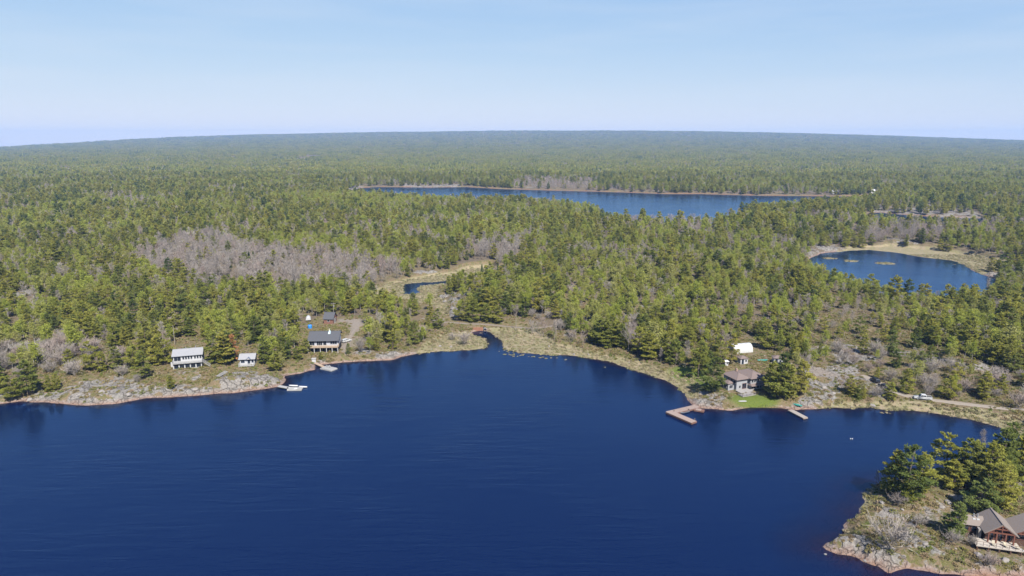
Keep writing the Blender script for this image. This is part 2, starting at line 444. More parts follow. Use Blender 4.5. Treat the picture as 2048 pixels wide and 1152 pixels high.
def ground_material():
    m, nt, out = new_mat('ground_cover')
    geo = N(nt, 'NewGeometry'); pos = geo.outputs['Position']
    def attr(n):
        a = N(nt, 'Attribute'); a.attribute_name = n; return a.outputs['Fac']
    nA, nB, nC, nD = noise(nt, pos, 0.05, 5), noise(nt, pos, 0.28, 5, 0.65), noise(nt, pos, 1.4, 5, 0.7), noise(nt, pos, 0.11, 6, 0.62)
    heath = ramp(nt, nB, [(0.30, (0.095, 0.092, 0.030)), (0.40, (0.150, 0.115, 0.055)), (0.48, (0.21, 0.155, 0.10)), (0.54, (0.110, 0.112, 0.034)), (0.62, (0.165, 0.13, 0.07)), (0.72, (0.25, 0.20, 0.14))])
    floor = ramp(nt, nC, [(0.3, (0.09, 0.07, 0.05)), (0.7, (0.17, 0.135, 0.10))])
    base = mixc(nt, attr('forest'), heath, floor)
    rock = ramp(nt, nC, [(0.28, (0.085, 0.078, 0.070)), (0.42, (0.18, 0.165, 0.15)), (0.56, (0.26, 0.24, 0.22)), (0.72, (0.36, 0.335, 0.305))])
    rock = mixc(nt, ramp(nt, nB, [(0.5, 0.0), (0.64, 0.75)]), rock, (0.19, 0.185, 0.165))
    vor = N(nt, 'TexVoronoi'); vor.feature = 'DISTANCE_TO_EDGE'; vor.inputs['Scale'].default_value = 0.27
    wv = N(nt, 'VectorMath'); wv.operation = 'ADD'
    nn = N(nt, 'TexNoise'); nn.inputs['Scale'].default_value = 0.35; nt.links.new(pos, nn.inputs['Vector'])
    sc = N(nt, 'VectorMath'); sc.operation = 'SCALE'; sc.inputs['Scale'].default_value = 5.0
    nt.links.new(nn.outputs['Color'], sc.inputs[0]); nt.links.new(pos, wv.inputs[0]); nt.links.new(sc.outputs[0], wv.inputs[1])
    nt.links.new(wv.outputs[0], vor.inputs['Vector'])
    crack = ramp(nt, vor.outputs['Distance'], [(0.0, 1.0), (0.06, 0.0)])
    rock = mixc(nt, math_(nt, 'MULTIPLY', crack, 0.75), rock, (0.085, 0.075, 0.06))
    pink = ramp(nt, nC, [(0.28, (0.165, 0.105, 0.082)), (0.5, (0.25, 0.17, 0.135)), (0.75, (0.335, 0.265, 0.22))])
    rock = mixc(nt, attr('shore'), rock, pink)
    # soil and moss lodge in hollows of the bare rock
    moss = ramp(nt, nD, [(0.49, 0.0), (0.56, 1.0)])
    rk = math_(nt, 'MULTIPLY', attr('rock'), math_(nt, 'SUBTRACT', 1.0, math_(nt, 'MULTIPLY', moss, math_(nt, 'SUBTRACT', 1.0, attr('shore')))))
    rk = ramp(nt, math_(nt, 'ADD', rk, math_(nt, 'MULTIPLY', math_(nt, 'SUBTRACT', nC, 0.5), 0.7)), [(0.36, 0.0), (0.52, 1.0)])
    rk = math_(nt, 'MAXIMUM', rk, ramp(nt, math_(nt, 'ADD', attr('shore'), math_(nt, 'MULTIPLY', math_(nt, 'SUBTRACT', nC, 0.5), 0.8)), [(0.5, 0.0), (0.65, 1.0)]))
    col = mixc(nt, rk, base, rock)
    marsh = ramp(nt, nB, [(0.3, (0.27, 0.23, 0.145)), (0.45, (0.21, 0.195, 0.10)), (0.6, (0.30, 0.24, 0.165)), (0.75, (0.17, 0.175, 0.075))])
    mm = ramp(nt, math_(nt, 'ADD', attr('marsh'), math_(nt, 'MULTIPLY', math_(nt, 'SUBTRACT', nC, 0.5), 0.6)), [(0.35, 0.0), (0.6, 1.0)])
    col = mixc(nt, mm, col, marsh)
    lawn = ramp(nt, nC, [(0.3, (0.085, 0.125, 0.018)), (0.7, (0.125, 0.155, 0.032))])
    col = mixc(nt, attr('lawn'), col, lawn)
    grav = ramp(nt, nC, [(0.3, (0.19, 0.16, 0.135)), (0.7, (0.29, 0.25, 0.21))])
    col = mixc(nt, attr('gravel'), col, grav)
    mud = ramp(nt, nC, [(0.3, (0.16, 0.075, 0.040)), (0.7, (0.30, 0.155, 0.085))])
    col = mixc(nt, attr('bed'), col, mud)
    col = mixc(nt, 1.0, col, (K, K, K), 'MULTIPLY')
    b = N(nt, 'BsdfPrincipled'); b.inputs['Roughness'].default_value = 0.9; b.inputs['Specular IOR Level'].default_value = 0.15
    nt.links.new(col, b.inputs['Base Color'])
    bp = N(nt, 'Bump'); bp.inputs['Strength'].default_value = 1.0; bp.inputs['Distance'].default_value = 0.6
    nt.links.new(math_(nt, 'SUBTRACT', nC, math_(nt, 'MULTIPLY', math_(nt, 'MULTIPLY', crack, rk), 0.5)), bp.inputs['Height']); nt.links.new(bp.outputs[0], b.inputs['Normal'])
    nt.links.new(b.outputs[0], out.inputs['Surface'])
    return m
GROUND_MAT = ground_material()

def water_material():
    m, nt, out = new_mat('lake_water')
    geo = N(nt, 'NewGeometry')
    at_ = N(nt, 'Attribute'); at_.attribute_name = 'shallow'
    mp = N(nt, 'Mapping'); mp.inputs['Rotation'].default_value = (0, 0, R(-36)); mp.inputs['Scale'].default_value = (0.16, 1.0, 1.0)
    nt.links.new(geo.outputs['Position'], mp.inputs['Vector'])
    w1 = noise(nt, mp.outputs[0], 0.42, 4, 0.6, 0.6)
    w2 = noise(nt, geo.outputs['Position'], 0.035, 3, 0.5)          # gusts: rougher and smoother water
    w3 = noise(nt, geo.outputs['Position'], 1.5, 3, 0.6)
    hgt = math_(nt, 'ADD', math_(nt, 'MULTIPLY', w1, ramp(nt, w2, [(0.32, 0.15), (0.68, 1.0)])), math_(nt, 'MULTIPLY', w3, 0.22))
    bp = N(nt, 'Bump'); bp.inputs['Strength'].default_value = 0.5; bp.inputs['Distance'].default_value = 0.36
    calm = N(nt, 'Attribute'); calm.attribute_name = 'calm'
    nt.links.new(math_(nt, 'SUBTRACT', 0.75, math_(nt, 'MULTIPLY', calm.outputs['Fac'], 0.63)), bp.inputs['Strength'])
    nt.links.new(hgt, bp.inputs['Height'])
    gl = N(nt, 'BsdfGlossy'); gl.inputs['Roughness'].default_value = 0.07; gl.inputs['Color'].default_value = (0.58, 0.80, 1, 1)
    nt.links.new(bp.outputs[0], gl.inputs['Normal'])
    nt.links.new(ramp(nt, w2, [(0.35, 0.04), (0.65, 0.17)]), gl.inputs['Roughness'])
    deep = N(nt, 'BsdfDiffuse'); deep.inputs['Color'].default_value = (0.0016, 0.0060, 0.0285, 1)
    clear = N(nt, 'BsdfTransparent'); clear.inputs['Color'].default_value = (0.42, 0.30, 0.22, 1)
    body = N(nt, 'MixShader'); nt.links.new(deep.outputs[0], body.inputs[1]); nt.links.new(clear.outputs[0], body.inputs[2])
    sh = ramp(nt, math_(nt, 'ADD', at_.outputs['Fac'], math_(nt, 'MULTIPLY', math_(nt, 'SUBTRACT', noise(nt, geo.outputs['Position'], 0.12, 4), 0.5), 0.5)), [(0.2, 0.0), (0.95, 0.6)])
    nt.links.new(sh, body.inputs[0])
    fr = N(nt, 'Fresnel'); fr.inputs['IOR'].default_value = 1.33; nt.links.new(bp.outputs[0], fr.inputs['Normal'])
    mx = N(nt, 'MixShader'); nt.links.new(math_(nt, 'MINIMUM', fr.outputs[0], 0.46), mx.inputs[0]); nt.links.new(body.outputs[0], mx.inputs[1]); nt.links.new(gl.outputs[0], mx.inputs[2])
    nt.links.new(mx.outputs[0], out.inputs['Surface'])
    return m
WATER_MAT = water_material()

# ---------------------------------------------------------------- object helpers
C = scene.collection
def tag(o, label=None, cat=None, group=None, kind=None):
    if label: o['label'] = label
    if cat: o['category'] = cat
    if group: o['group'] = group
    if kind: o['kind'] = kind
    return o

def mesh_obj(name, verts, faces, mat, parent=None, smooth=False):
    me = bpy.data.meshes.new(name)
    if isinstance(verts, np.ndarray) and isinstance(faces, np.ndarray):
        me.vertices.add(len(verts)); me.vertices.foreach_set('co', np.ascontiguousarray(verts, np.float32).ravel())
        k = faces.shape[1]
        me.loops.add(faces.size); me.loops.foreach_set('vertex_index', np.ascontiguousarray(faces, np.int32).ravel())
        me.polygons.add(len(faces)); me.polygons.foreach_set('loop_start', np.arange(0, faces.size, k, dtype=np.int32))
        me.update(calc_edges=True)
    else:
        me.from_pydata([tuple(v) for v in verts], [], faces); me.update()
    if mat is not None: me.materials.append(mat)
    if smooth: me.polygons.foreach_set('use_smooth', [True] * len(me.polygons))
    o = bpy.data.objects.new(name, me); C.objects.link(o)
    if parent is not None: o.parent = parent
    return o

def empty(name, loc, rz=0.0):
    o = bpy.data.objects.new(name, None); C.objects.link(o)
    o.location = loc; o.rotation_euler = (0, 0, rz); o.empty_display_size = 0.3
    return o

# ---------------------------------------------------------------- ground and water
def grid_mesh(name, g, hole=None, lower=0.0):
    ny, nx = g.X.shape
    Z = g.H.copy()
    keep = np.ones((ny - 1, nx - 1), bool)
    if hole is not None:
        hx0, hx1, hy0, hy1 = hole
        inn = (g.X > hx0) & (g.X < hx1) & (g.Y > hy0) & (g.Y < hy1)
        allin = inn[:-1, :-1] & inn[1:, :-1] & inn[:-1, 1:] & inn[1:, 1:]
        keep &= ~allin
        Z = np.where(inn, Z - lower, Z)
    r = np.hypot(g.X, g.Y)
    keep &= (r[:-1, :-1] < 11000)
    idx = np.arange(nx * ny).reshape(ny, nx)
    f = np.stack([idx[:-1, :-1], idx[:-1, 1:], idx[1:, 1:], idx[1:, :-1]], -1)[keep]
    v = np.stack([g.X, g.Y, Z], -1).reshape(-1, 3)
    o = mesh_obj(name, v, f, GROUND_MAT, smooth=True)
    me = o.data
    for key in ('rock', 'marsh', 'lawn', 'gravel', 'shore', 'forest', 'bed'):
        a = me.attributes.new(key, 'FLOAT', 'POINT')
        a.data.foreach_set('value', np.ascontiguousarray(g.W[key], np.float32).ravel())
    tag(o, kind='structure')
    return o

# ---------------------------------------------------------------- plants
class Tris:
    """collects loose triangles (needle sprays, leaves, twigs)"""
    def __init__(s): s.v = []
    def add(s, arr): s.v.append(arr.reshape(-1, 3))
    def mesh(s):
        v = np.concatenate(s.v); return v, np.arange(len(v), dtype=np.int32).reshape(-1, 3)

def unit(a): return a / (np.linalg.norm(a, axis=-1, keepdims=True) + 1e-9)

def sprays(T, rng, centers, size, n, out, up=0.35, wid=0.30, spread=0.8, flat=0.0):
    """n pointed triangles fanning from every centre, leaning outwards and up"""
    k = len(centers)
    c = np.repeat(centers, n, 0); o = np.repeat(out, n, 0); s = np.repeat(size, n)
    d = unit(o * 0.7 + np.array([0, 0, up]) + rng.normal(0, spread * 0.6, (k * n, 3)))
    side = unit(np.cross(d, np.array([0, 0, flat]) + rng.normal(0, 1, (k * n, 3))))
    s = s * rng.uniform(0.7, 1.3, k * n)
    b = c - d * (s * 0.35)[:, None] + rng.normal(0, 1, (k * n, 3)) * (s * 0.22)[:, None]
    w = (s * wid)[:, None]
    T.add(np.stack([b + side * w, b - side * w, b + d * s[:, None]], 1))

def tube(path, radii, sides=5):
    V, F = [], []
    path = [Vector(p) for p in path]
    for i, (p, r) in enumerate(zip(path, radii)):
        t = (path[min(i + 1, len(path) - 1)] - path[max(i - 1, 0)]).normalized()
        a = t.orthogonal().normalized(); b = t.cross(a)
        for k in range(sides):
            an = 2 * math.pi * k / sides
            V.append(tuple(p + a * math.cos(an) * r + b * math.sin(an) * r))
    for i in range(len(path) - 1):
        for k in range(sides):
            F.append((i * sides + k, i * sides + (k + 1) % sides, (i + 1) * sides + (k + 1) % sides, (i + 1) * sides + k))
    F.append(tuple(range(sides))[::-1]); F.append(tuple((len(path) - 1) * sides + k for k in range(sides)))
    return V, F

def join(parts):
    V, F = [], []
    for v, f in parts:
        o = len(V); V += list(v); F += [tuple(i + o for i in q) for q in f]
    return V, F

def make_pine(seed, h=11.0, width=3.2, base=0.2, detail=1.0, layered=0.5, lean=0.03):
    """boughs in loose tiers, each ending in a flat pad of needle sprays, with gaps of shade between"""
    rng = np.random.default_rng(seed); T = Tris(); wood = []
    bend = rng.normal(0, lean * h, 2)
    def axis(t): return np.array([bend[0] * t * t, bend[1] * t * t, h * t])
    wood.append(tube([axis(t) for t in (0, 0.25, 0.5, 0.75, 0.97)], [h * 0.016, h * 0.0135, h * 0.010, h * 0.006, h * 0.002], 6))
    tier = 0.78 + 0.35 * layered
    levels = int(max(6, h * (1 - base) / tier))
    lop = rng.uniform(0, 6.28)
    cs, ou, sz = [], [], []
    fine = detail >= 1.0
    for i in range(levels + 1):
        q = min(1.0, max(0.0, (i + rng.uniform(-0.25, 0.25)) / levels)); t = min(0.985, base + (1 - base) * q)
        prof = (min(1, 0.62 + q * 1.5) * max(0.0, 1 - q) ** 0.52) * 1.15 + 0.08
        nb = max(3, int(round(5.6 - 1.8 * q)))
        az0 = rng.uniform(0, 6.28)
        for b in range(nb):
            if rng.random() < 0.10 + 0.10 * layered: continue
            az = az0 + b * 6.283 / nb + rng.normal(0, 0.22)
            L = width * prof * rng.uniform(0.60, 1.15) * (1 + 0.22 * math.cos(az - lop)) + 0.15
            el = -0.10 + 0.75 * q ** 1.4 + rng.normal(0, 0.12)
            dirv = np.array([math.cos(az) * math.cos(el), math.sin(az) * math.cos(el), math.sin(el)])
            p0 = axis(t) + np.array([0, 0, rng.normal(0, 0.15)])
            if fine and L > 0.8: wood.append(tube([p0, p0 + dirv * L * 0.9], [0.018 + 0.010 * L, 0.010], 3))
            lat = np.cross(dirv, [0, 0, 1.0]); lat /= np.linalg.norm(lat) + 1e-9
            m = max(3, int((15 if fine else 4.5) * L ** 1.15))
            fr = rng.beta(2.2, 1.5, m) * 0.82 + 0.22
            wd = L * 0.34 * np.sin(np.clip(fr, 0, 1) * 2.6) + 0.10
            la = rng.uniform(-1, 1, m) * wd
            dome = 0.16 * L * (1 - (la / (wd + 0.05)) ** 2) * np.sin(np.clip(fr, 0, 1) * 2.8) + 0.10 * L * fr ** 2
            cs.append(p0 + dirv * (L * fr)[:, None] + lat * la[:, None] + np.array([0, 0, 1.0]) * (dome + rng.normal(0, 0.05, m))[:, None])
            ou.append(np.repeat(dirv[None] * 0.7, m, 0) + lat * (np.sign(la) * 0.45)[:, None])
            sz.append(np.full(m, 0.42 if fine else 0.82))
    cs, ou, sz = np.concatenate(cs), np.concatenate(ou), np.concatenate(sz)
    sprays(T, rng, cs, sz * h / 11, 4, ou, 0.18, 0.30, 0.62, 2.4)
    return T.mesh(), join(wood)

def make_spruce(seed, h=9.0, width=1.6, detail=1.0):
    rng = np.random.default_rng(seed); T = Tris()
    wood = tube([(0, 0, 0), (0, 0, h * 0.5), (0, 0, h)], [h * 0.014, h * 0.009, 0.01], 6)
    cs, ou, sz = [], [], []
    n = 26
    for i in range(n):
        t = 0.06 + 0.93 * i / n
        L = width * (1 - t) ** 0.85 * rng.uniform(0.85, 1.1) + 0.08
        for b in range(7):
            az = i * 2.4 + b * 0.897 + rng.normal(0, 0.1)
            d = np.array([math.cos(az), math.sin(az), -0.22])
            fr = np.linspace(0.3, 1, max(2, int(L / 0.4)))
            cs.append(np.array([0, 0, h * t]) + d * (L * fr)[:, None]); ou.append(np.repeat(d[None], len(fr), 0)); sz.append(np.full(len(fr), 0.4))
    sprays(T, rng, np.concatenate(cs), np.concatenate(sz), 5, np.concatenate(ou), 0.05, 0.3, 0.6)
    return T.mesh(), wood

def limbs_of(rng, h, n, base, spread, up):
    out = []
    for i in range(n):
        t = base + (0.95 - base) * (i + rng.uniform(0, 1)) / n
        az = i * 2.4 + rng.normal(0, 0.3)
        L = h * spread * (1.15 - t) * rng.uniform(0.7, 1.2) + 0.3
        el = up + rng.normal(0, 0.15)
        out.append((t, np.array([math.cos(az) * math.cos(el), math.sin(az) * math.cos(el), math.sin(el)]), L))
    return out

def make_leafy(seed, h=9.0, width=2.4, base=0.3, dens=1.0, leaf=0.30):
    rng = np.random.default_rng(seed); T = Tris(); wood = []
    bend = rng.normal(0, 0.04 * h, 2)
    def axis(t): return np.array([bend[0] * t * t, bend[1] * t * t, h * t])
    wood.append(tube([axis(t) for t in (0, 0.3, 0.6, 0.95)], [h * 0.012, h * 0.0095, h * 0.006, 0.012], 5))
    for t, d, L in limbs_of(rng, h, 20, base, width / h * 1.25, 0.75):
        p0 = axis(t); p1 = p0 + d * L
        wood.append(tube([p0, p1], [0.045 * (1.1 - t), 0.01], 3))
        n = int(26 * dens * (0.5 + L / h * 3))
        fr = rng.uniform(0.3, 1.08, n)
        c = p0 + d * (L * fr)[:, None] + rng.normal(0, 0.34, (n, 3)) * (0.5 + 0.8 * fr)[:, None]
        sprays(T, rng, c, np.full(n, leaf) * rng.uniform(0.8, 1.3, n), 3, np.repeat(d[None], n, 0), 0.2, 0.42, 1.6)
    return T.mesh(), join(wood)

def make_bare(seed, h=8.5, width=2.2, base=0.22, stems=1, twigs=1.0, tw=0.026):
    rng = np.random.default_rng(seed); T = Tris(); wood = []
    for s in range(stems):
        an = rng.uniform(0, 6.28); tilt = 0.0 if stems == 1 else rng.uniform(0.12, 0.42)
        hs = h * (1.0 if stems == 1 else rng.uniform(0.7, 1.0))
        ax = np.array([math.cos(an) * math.sin(tilt), math.sin(an) * math.sin(tilt), math.cos(tilt)])
        wob = rng.normal(0, 0.03 * h, 3) * np.array([1, 1, 0])
        def axis(t): return ax * hs * t + wob * math.sin(t * 3.0)
        wood.append(tube([axis(t) for t in (0, 0.35, 0.7, 1.0)], [h * 0.011 / stems ** 0.4, h * 0.0085 / stems ** 0.4, h * 0.005 / stems ** 0.4, 0.01], 5))
        nl = int((16 if stems == 1 else 9) * 1.0)
        for t, d, L in limbs_of(rng, hs, nl, base, width / h * 1.2, 0.72):
            p0 = axis(t); d = unit(d + ax * 0.2)
            wood.append(tube([p0, p0 + d * L], [0.030 * (1.15 - t) + 0.008, 0.008], 3))
            m = int(7 * twigs) + 1
            for q in range(m):
                fr = rng.uniform(0.25, 1.0); a = p0 + d * L * fr
                dd = unit(d * 0.8 + rng.normal(0, 0.45, 3) + np.array([0, 0, 0.35])); l2 = L * rng.uniform(0.3, 0.6) + 0.25
                k = int(6 * twigs)
                f2 = rng.uniform(0.1, 1.0, k)
                cc = a + dd * (l2 * f2)[:, None]
                dirs = unit(dd + rng.normal(0, 0.5, (k, 3)) + np.array([0, 0, 0.25]))
                ln = rng.uniform(0.35, 0.85, k)[:, None]
                sd_ = unit(np.cross(dirs, rng.normal(0, 1, (k, 3)))) * tw
                T.add(np.stack([cc + sd_, cc - sd_, cc + dirs * ln], 1))
                s2 = unit(np.cross(dd, rng.normal(0, 1, 3))) * tw * 1.1
                T.add(np.stack([a + s2, a - s2, a + dd * l2], 0)[None])
    return T.mesh(), join(wood)

def make_clump(seed, rad=0.8, h=0.5, n=46, size=0.34, up=0.6, flat=1.4):
    rng = np.random.default_rng(seed); T = Tris()
    a = rng.uniform(0, 6.28, n); r = rad * np.sqrt(rng.uniform(0, 1, n))
    z = h * (1 - (r / rad) ** 2) * rng.uniform(0.3, 1.0, n)
    c = np.stack([np.cos(a) * r, np.sin(a) * r, z], 1)
    out = np.stack([np.cos(a), np.sin(a), np.zeros(n)], 1) * 0.5
    sprays(T, rng, c, np.full(n, size), 3, out, up, 0.34, 1.0, flat)
    return T.mesh()

def make_stand(seed, mix):
    """a little stand of mixed far trees, seen only from kilometres away"""
    rng = np.random.default_rng(seed); per = [Tris(), Tris(), Tris()]
    for i in range(13):
        x, y = rng.uniform(-18, 18, 2); k = rng.choice(3, p=mix)
        h = rng.uniform(8, 13) * (1, 0.85, 0.8)[k]; w = rng.uniform(2.3, 3.6)
        n = 16
        t = rng.uniform(0.15, 1.0, n); a = rng.uniform(0, 6.28, n)
        rr = w * (1 - t) ** (0.6 if k == 0 else 0.4) * rng.uniform(0.3, 1.0, n)
        c = np.stack([x + np.cos(a) * rr, y + np.sin(a) * rr, t * h], 1)
        sprays(per[k], rng, c, np.full(n, 1.9 if k < 2 else 1.5), 3, np.stack([np.cos(a), np.sin(a), 0 * a], 1), 0.3, 0.45 if k < 2 else 0.16, 0.9, 1.2)
    V, F, MI = [], [], []; o = 0
    for k, T in enumerate(per):
        if not T.v: continue
        v, f = T.mesh(); V.append(v); F.append(f + o); MI.append(np.full(len(f), k, np.int32)); o += len(v)
    V, F, MI = np.concatenate(V), np.concatenate(F), np.concatenate(MI)
    me = bpy.data.meshes.new('stand'); me.from_pydata([tuple(p) for p in V], [], F.tolist())
    for m in ('pine_needles', 'fresh_leaves', 'bare_twigs'): me.materials.append(MATS[m])
    me.polygons.foreach_set('material_index', MI); me.update()
    return me

def proto(name, crown, wood, crown_mat, wood_mat):
    """crown and trunk as separate meshes, and the two together for the massed woods"""
    def md(nm, v, f, mat):
        me = bpy.data.meshes.new(nm); me.from_pydata([tuple(p) for p in v], [], [tuple(q) for q in f]); me.materials.append(mat); me.update(); return me
    cv, cf = crown
    cm = md(name + '_crown', cv, cf.tolist(), MATS[crown_mat])
    if wood is None: return cm, None, None
    wm = md(name + '_trunk', wood[0], wood[1], MATS[wood_mat])
    both = bpy.data.meshes.new(name + '_whole')
    o = len(cv)
    both.from_pydata([tuple(p) for p in cv] + [tuple(p) for p in wood[0]], [], cf.tolist() + [tuple(i + o for i in q) for q in wood[1]])
    both.materials.append(MATS[crown_mat]); both.materials.append(MATS[wood_mat])
    mi = np.zeros(len(cf) + len(wood[1]), np.int32); mi[len(cf):] = 1
    both.polygons.foreach_set('material_index', mi); both.update()
    return cm, wm, both

KINDS = {'pine': [], 'leafy': [], 'bare': [], 'spruce': []}
for i, (w, b, la, seed) in enumerate([(3.3, 0.10, 0.5, 1), (2.9, 0.16, 0.4, 2), (3.7, 0.14, 0.8, 3), (2.6, 0.08, 0.3, 4), (3.4, 0.22, 0.9, 5), (3.0, 0.12, 0.6, 6)]):
    KINDS['pine'].append(proto('pine', *make_pine(seed, 11, w, b, 1.0, la), 'pine_needles', 'pine_bark'))
for seed in (11, 12, 13): KINDS['leafy'].append(proto('leafy', *make_leafy(seed), 'fresh_leaves', 'pale_bark'))
for seed, w, b, st in ((21, 2.3, 0.2, 1), (22, 1.7, 0.32, 1), (23, 2.6, 0.15, 3)): KINDS['bare'].append(proto('bare', *make_bare(seed, 8.5, w, b, st), 'bare_twigs', 'grey_bark'))
for seed in (31, 32): KINDS['spruce'].append(proto('spruce', *make_spruce(seed), 'spruce_needles', 'pine_bark'))
BUSHES = [proto('bush', *make_bare(s, 3.2, 2.3, 0.05, 4, 0.75, 0.024), 'bare_twigs', 'grey_bark') for s in (41, 42)]
DEAD_PINE = proto('dead_pine', *make_pine(9, 9, 2.2, 0.12, 1.0, 0.6), 'dead_needles', 'pine_bark')
MID = {'pine': [proto('pine_mid', *make_pine(s, 11, w, 0.12, 0.4, 0.5), 'pine_needles', 'pine_bark') for s, w in ((51, 3.1), (52, 2.7), (53, 3.6))],
       'leafy': [proto('leafy_mid', *make_leafy(s, 9, 2.5, 0.25, 0.42, 0.52), 'fresh_leaves', 'pale_bark') for s in (54, 55)],
       'bare': [proto('bare_mid', *make_bare(s, 8.5, 2.2, 0.2, 1, 0.62, 0.055), 'bare_twigs', 'grey_bark') for s in (56, 57)]}
STANDS = {0: [make_stand(61, (0.74, 0.18, 0.08)), make_stand(62, (0.70, 0.18, 0.12)), make_stand(65, (0.8, 0.12, 0.08))],
          1: [make_stand(63, (0.36, 0.54, 0.10)), make_stand(66, (0.45, 0.45, 0.10))], 2: [make_stand(64, (0.45, 0.13, 0.42)), make_stand(67, (0.5, 0.15, 0.35))]}
HEATH = [proto('heath', make_clump(s, r, h), None, 'heath_leaves', None) for s, r, h in ((71, 0.8, 0.45), (72, 1.1, 0.6), (73, 0.6, 0.8))]
TUFTS = [proto('tuft', make_clump(s, 0.9, 0.10, 40, 0.5, 0.2, 3.0), None, 'marsh_grass', None) for s in (81, 82)]

def scatter(name, pts, rz, sc, protos, label, cat):
    """one mass of plants: a point cloud that carries copies of a few plants"""
    n = len(pts)
    me = bpy.data.meshes.new(name)
    me.vertices.add(n); me.vertices.foreach_set('co', np.ascontiguousarray(pts, np.float32).ravel())
    rng = np.random.default_rng(n)
    for nm, typ, dat in (('turn', 'FLOAT', rz), ('size', 'FLOAT', sc), ('which', 'INT', rng.integers(0, len(protos), n))):
        a = me.attributes.new(nm, typ, 'POINT')
        a.data.foreach_set('value', np.ascontiguousarray(dat, np.int32 if typ == 'INT' else np.float32))
    o = bpy.data.objects.new(name, me); C.objects.link(o)
    ng = bpy.data.node_groups.new(name, 'GeometryNodeTree')
    ng.interface.new_socket('Geometry', in_out='INPUT', socket_type='NodeSocketGeometry')
    ng.interface.new_socket('Geometry', in_out='OUTPUT', socket_type='NodeSocketGeometry')
    nd, lk = ng.nodes, ng.links
    gi, go = nd.new('NodeGroupInput'), nd.new('NodeGroupOutput')
    iop = nd.new('GeometryNodeInstanceOnPoints'); jn = nd.new('GeometryNodeJoinGeometry')
    for k, pm in enumerate(protos):
        po = bpy.data.objects.new(name + '_kind', pm)
        oi = nd.new('GeometryNodeObjectInfo'); oi.inputs['Object'].default_value = po; oi.inputs['As Instance'].default_value = True
        lk.new(oi.outputs['Geometry'], jn.inputs[0])
    iop.inputs['Pick Instance'].default_value = True
    def na(nm, typ):
        a = nd.new('GeometryNodeInputNamedAttribute'); a.data_type = typ; a.inputs['Name'].default_value = nm
        return a.outputs['Attribute']
    cx = nd.new('ShaderNodeCombineXYZ'); lk.new(na('turn', 'FLOAT'), cx.inputs['Z'])
    lk.new(gi.outputs[0], iop.inputs['Points']); lk.new(jn.outputs[0], iop.inputs['Instance'])
    lk.new(na('which', 'INT'), iop.inputs['Instance Index'])
    lk.new(cx.outputs[0], iop.inputs['Rotation']); lk.new(na('size', 'FLOAT'), iop.inputs['Scale'])
    lk.new(iop.outputs[0], go.inputs[0])
    md = o.modifiers.new('plants', 'NODES'); md.node_group = ng
    tag(o, label, cat, None, 'stuff')
    return o

def copy_plant(name, protos3, loc, rz, sc, label, cat, group):
    cm, wm, _ = protos3
    root = empty(name, loc, rz); root.scale = (sc, sc, sc) if isinstance(sc, (int, float)) else sc
    tag(root, label, cat, group)
    c = bpy.data.objects.new('crown', cm); c.parent = root; C.objects.link(c)
    t = bpy.data.objects.new('trunk', wm); t.parent = root; C.objects.link(t)
    return root

# ---------------------------------------------------------------- where the woods stand
rngF = np.random.default_rng(2024)
NO_TREES = [P([(738, 592), (760, 566), (830, 550), (900, 541), (935, 530), (990, 528), (996, 556), (962, 566), (908, 566), (892, 580), (890, 600), (922, 606), (918, 648), (890, 645), (862, 628), (815, 624), (770, 606)], 2),
    P([(-80, 830), (-80, 775), (0, 768), (60, 757), (130, 752), (200, 748), (270, 741), (335, 728), (338, 700), (345, 684), (412, 684), (420, 728), (465, 734), (470, 702), (518, 700), (525, 732), (560, 737), (585, 716), (598, 706), (596, 660), (640, 638), (720, 636), (735, 660), (722, 690), (745, 704), (800, 704), (838, 706), (700, 735), (500, 800), (100, 830)], 3),
    P([(1372, 812), (1384, 775), (1400, 745), (1440, 735), (1446, 716), (1462, 690), (1476, 678), (1515, 680), (1530, 700), (1575, 708), (1590, 735), (1605, 760), (1618, 748), (1690, 742), (1700, 752), (1690, 790), (1760, 800), (1800, 812), (1620, 826), (1400, 826)], 3),
    P([(1640, 900), (1640, 1160), (2200, 1180), (2200, 912), (2020, 905), (1800, 950), (1740, 950)], 2),
    P([(332, 622), (348, 622), (358, 645), (356, 668), (342, 668), (340, 650)], 5),
    P([(840, 705), (850, 688), (878, 668), (905, 655), (905, 640), (1040, 642), (1085, 660), (1130, 680), (1190, 696), (1262, 712), (1335, 738), (1400, 748), (1400, 800), (1300, 770), (1085, 720), (940, 720)], 1)]
SPARSE = [P([(1640, 640), (1700, 620), (1790, 640), (1850, 690), (1960, 730), (2100, 770), (2100, 850), (1900, 815), (1700, 800), (1600, 740)], 4)]
BUSHY = [P([(0, 765), (0, 710), (60, 690), (150, 690), (230, 700), (265, 735), (180, 752)], 4), P([(1640, 700), (1700, 680), (1760, 690), (1800, 740), (1900, 745), (2100, 760), (2100, 830), (1900, 800), (1700, 790)], 4),
    P([(1040, 655), (1060, 640), (1110, 640), (1160, 690), (1120, 680)], 2), P([(1240, 700), (1270, 650), (1290, 700)], 2)]
GREY = [P([(262, 530), (300, 512), (360, 490), (440, 478), (480, 505), (560, 515), (700, 525), (792, 540), (795, 562), (720, 578), (600, 586), (480, 580), (380, 580), (320, 570)], 3),
    P([(945, 525), (960, 508), (1010, 500), (1040, 505), (1040, 535), (1000, 540)], 3), P([(1020, 372), (1040, 362), (1120, 358), (1200, 362), (1180, 378), (1100, 377)], 5),
    P([(1720, 490), (1740, 470), (1880, 470), (1880, 492), (1800, 488)], 3), P([(1240, 462), (1260, 446), (1400, 448), (1420, 462)], 1)]
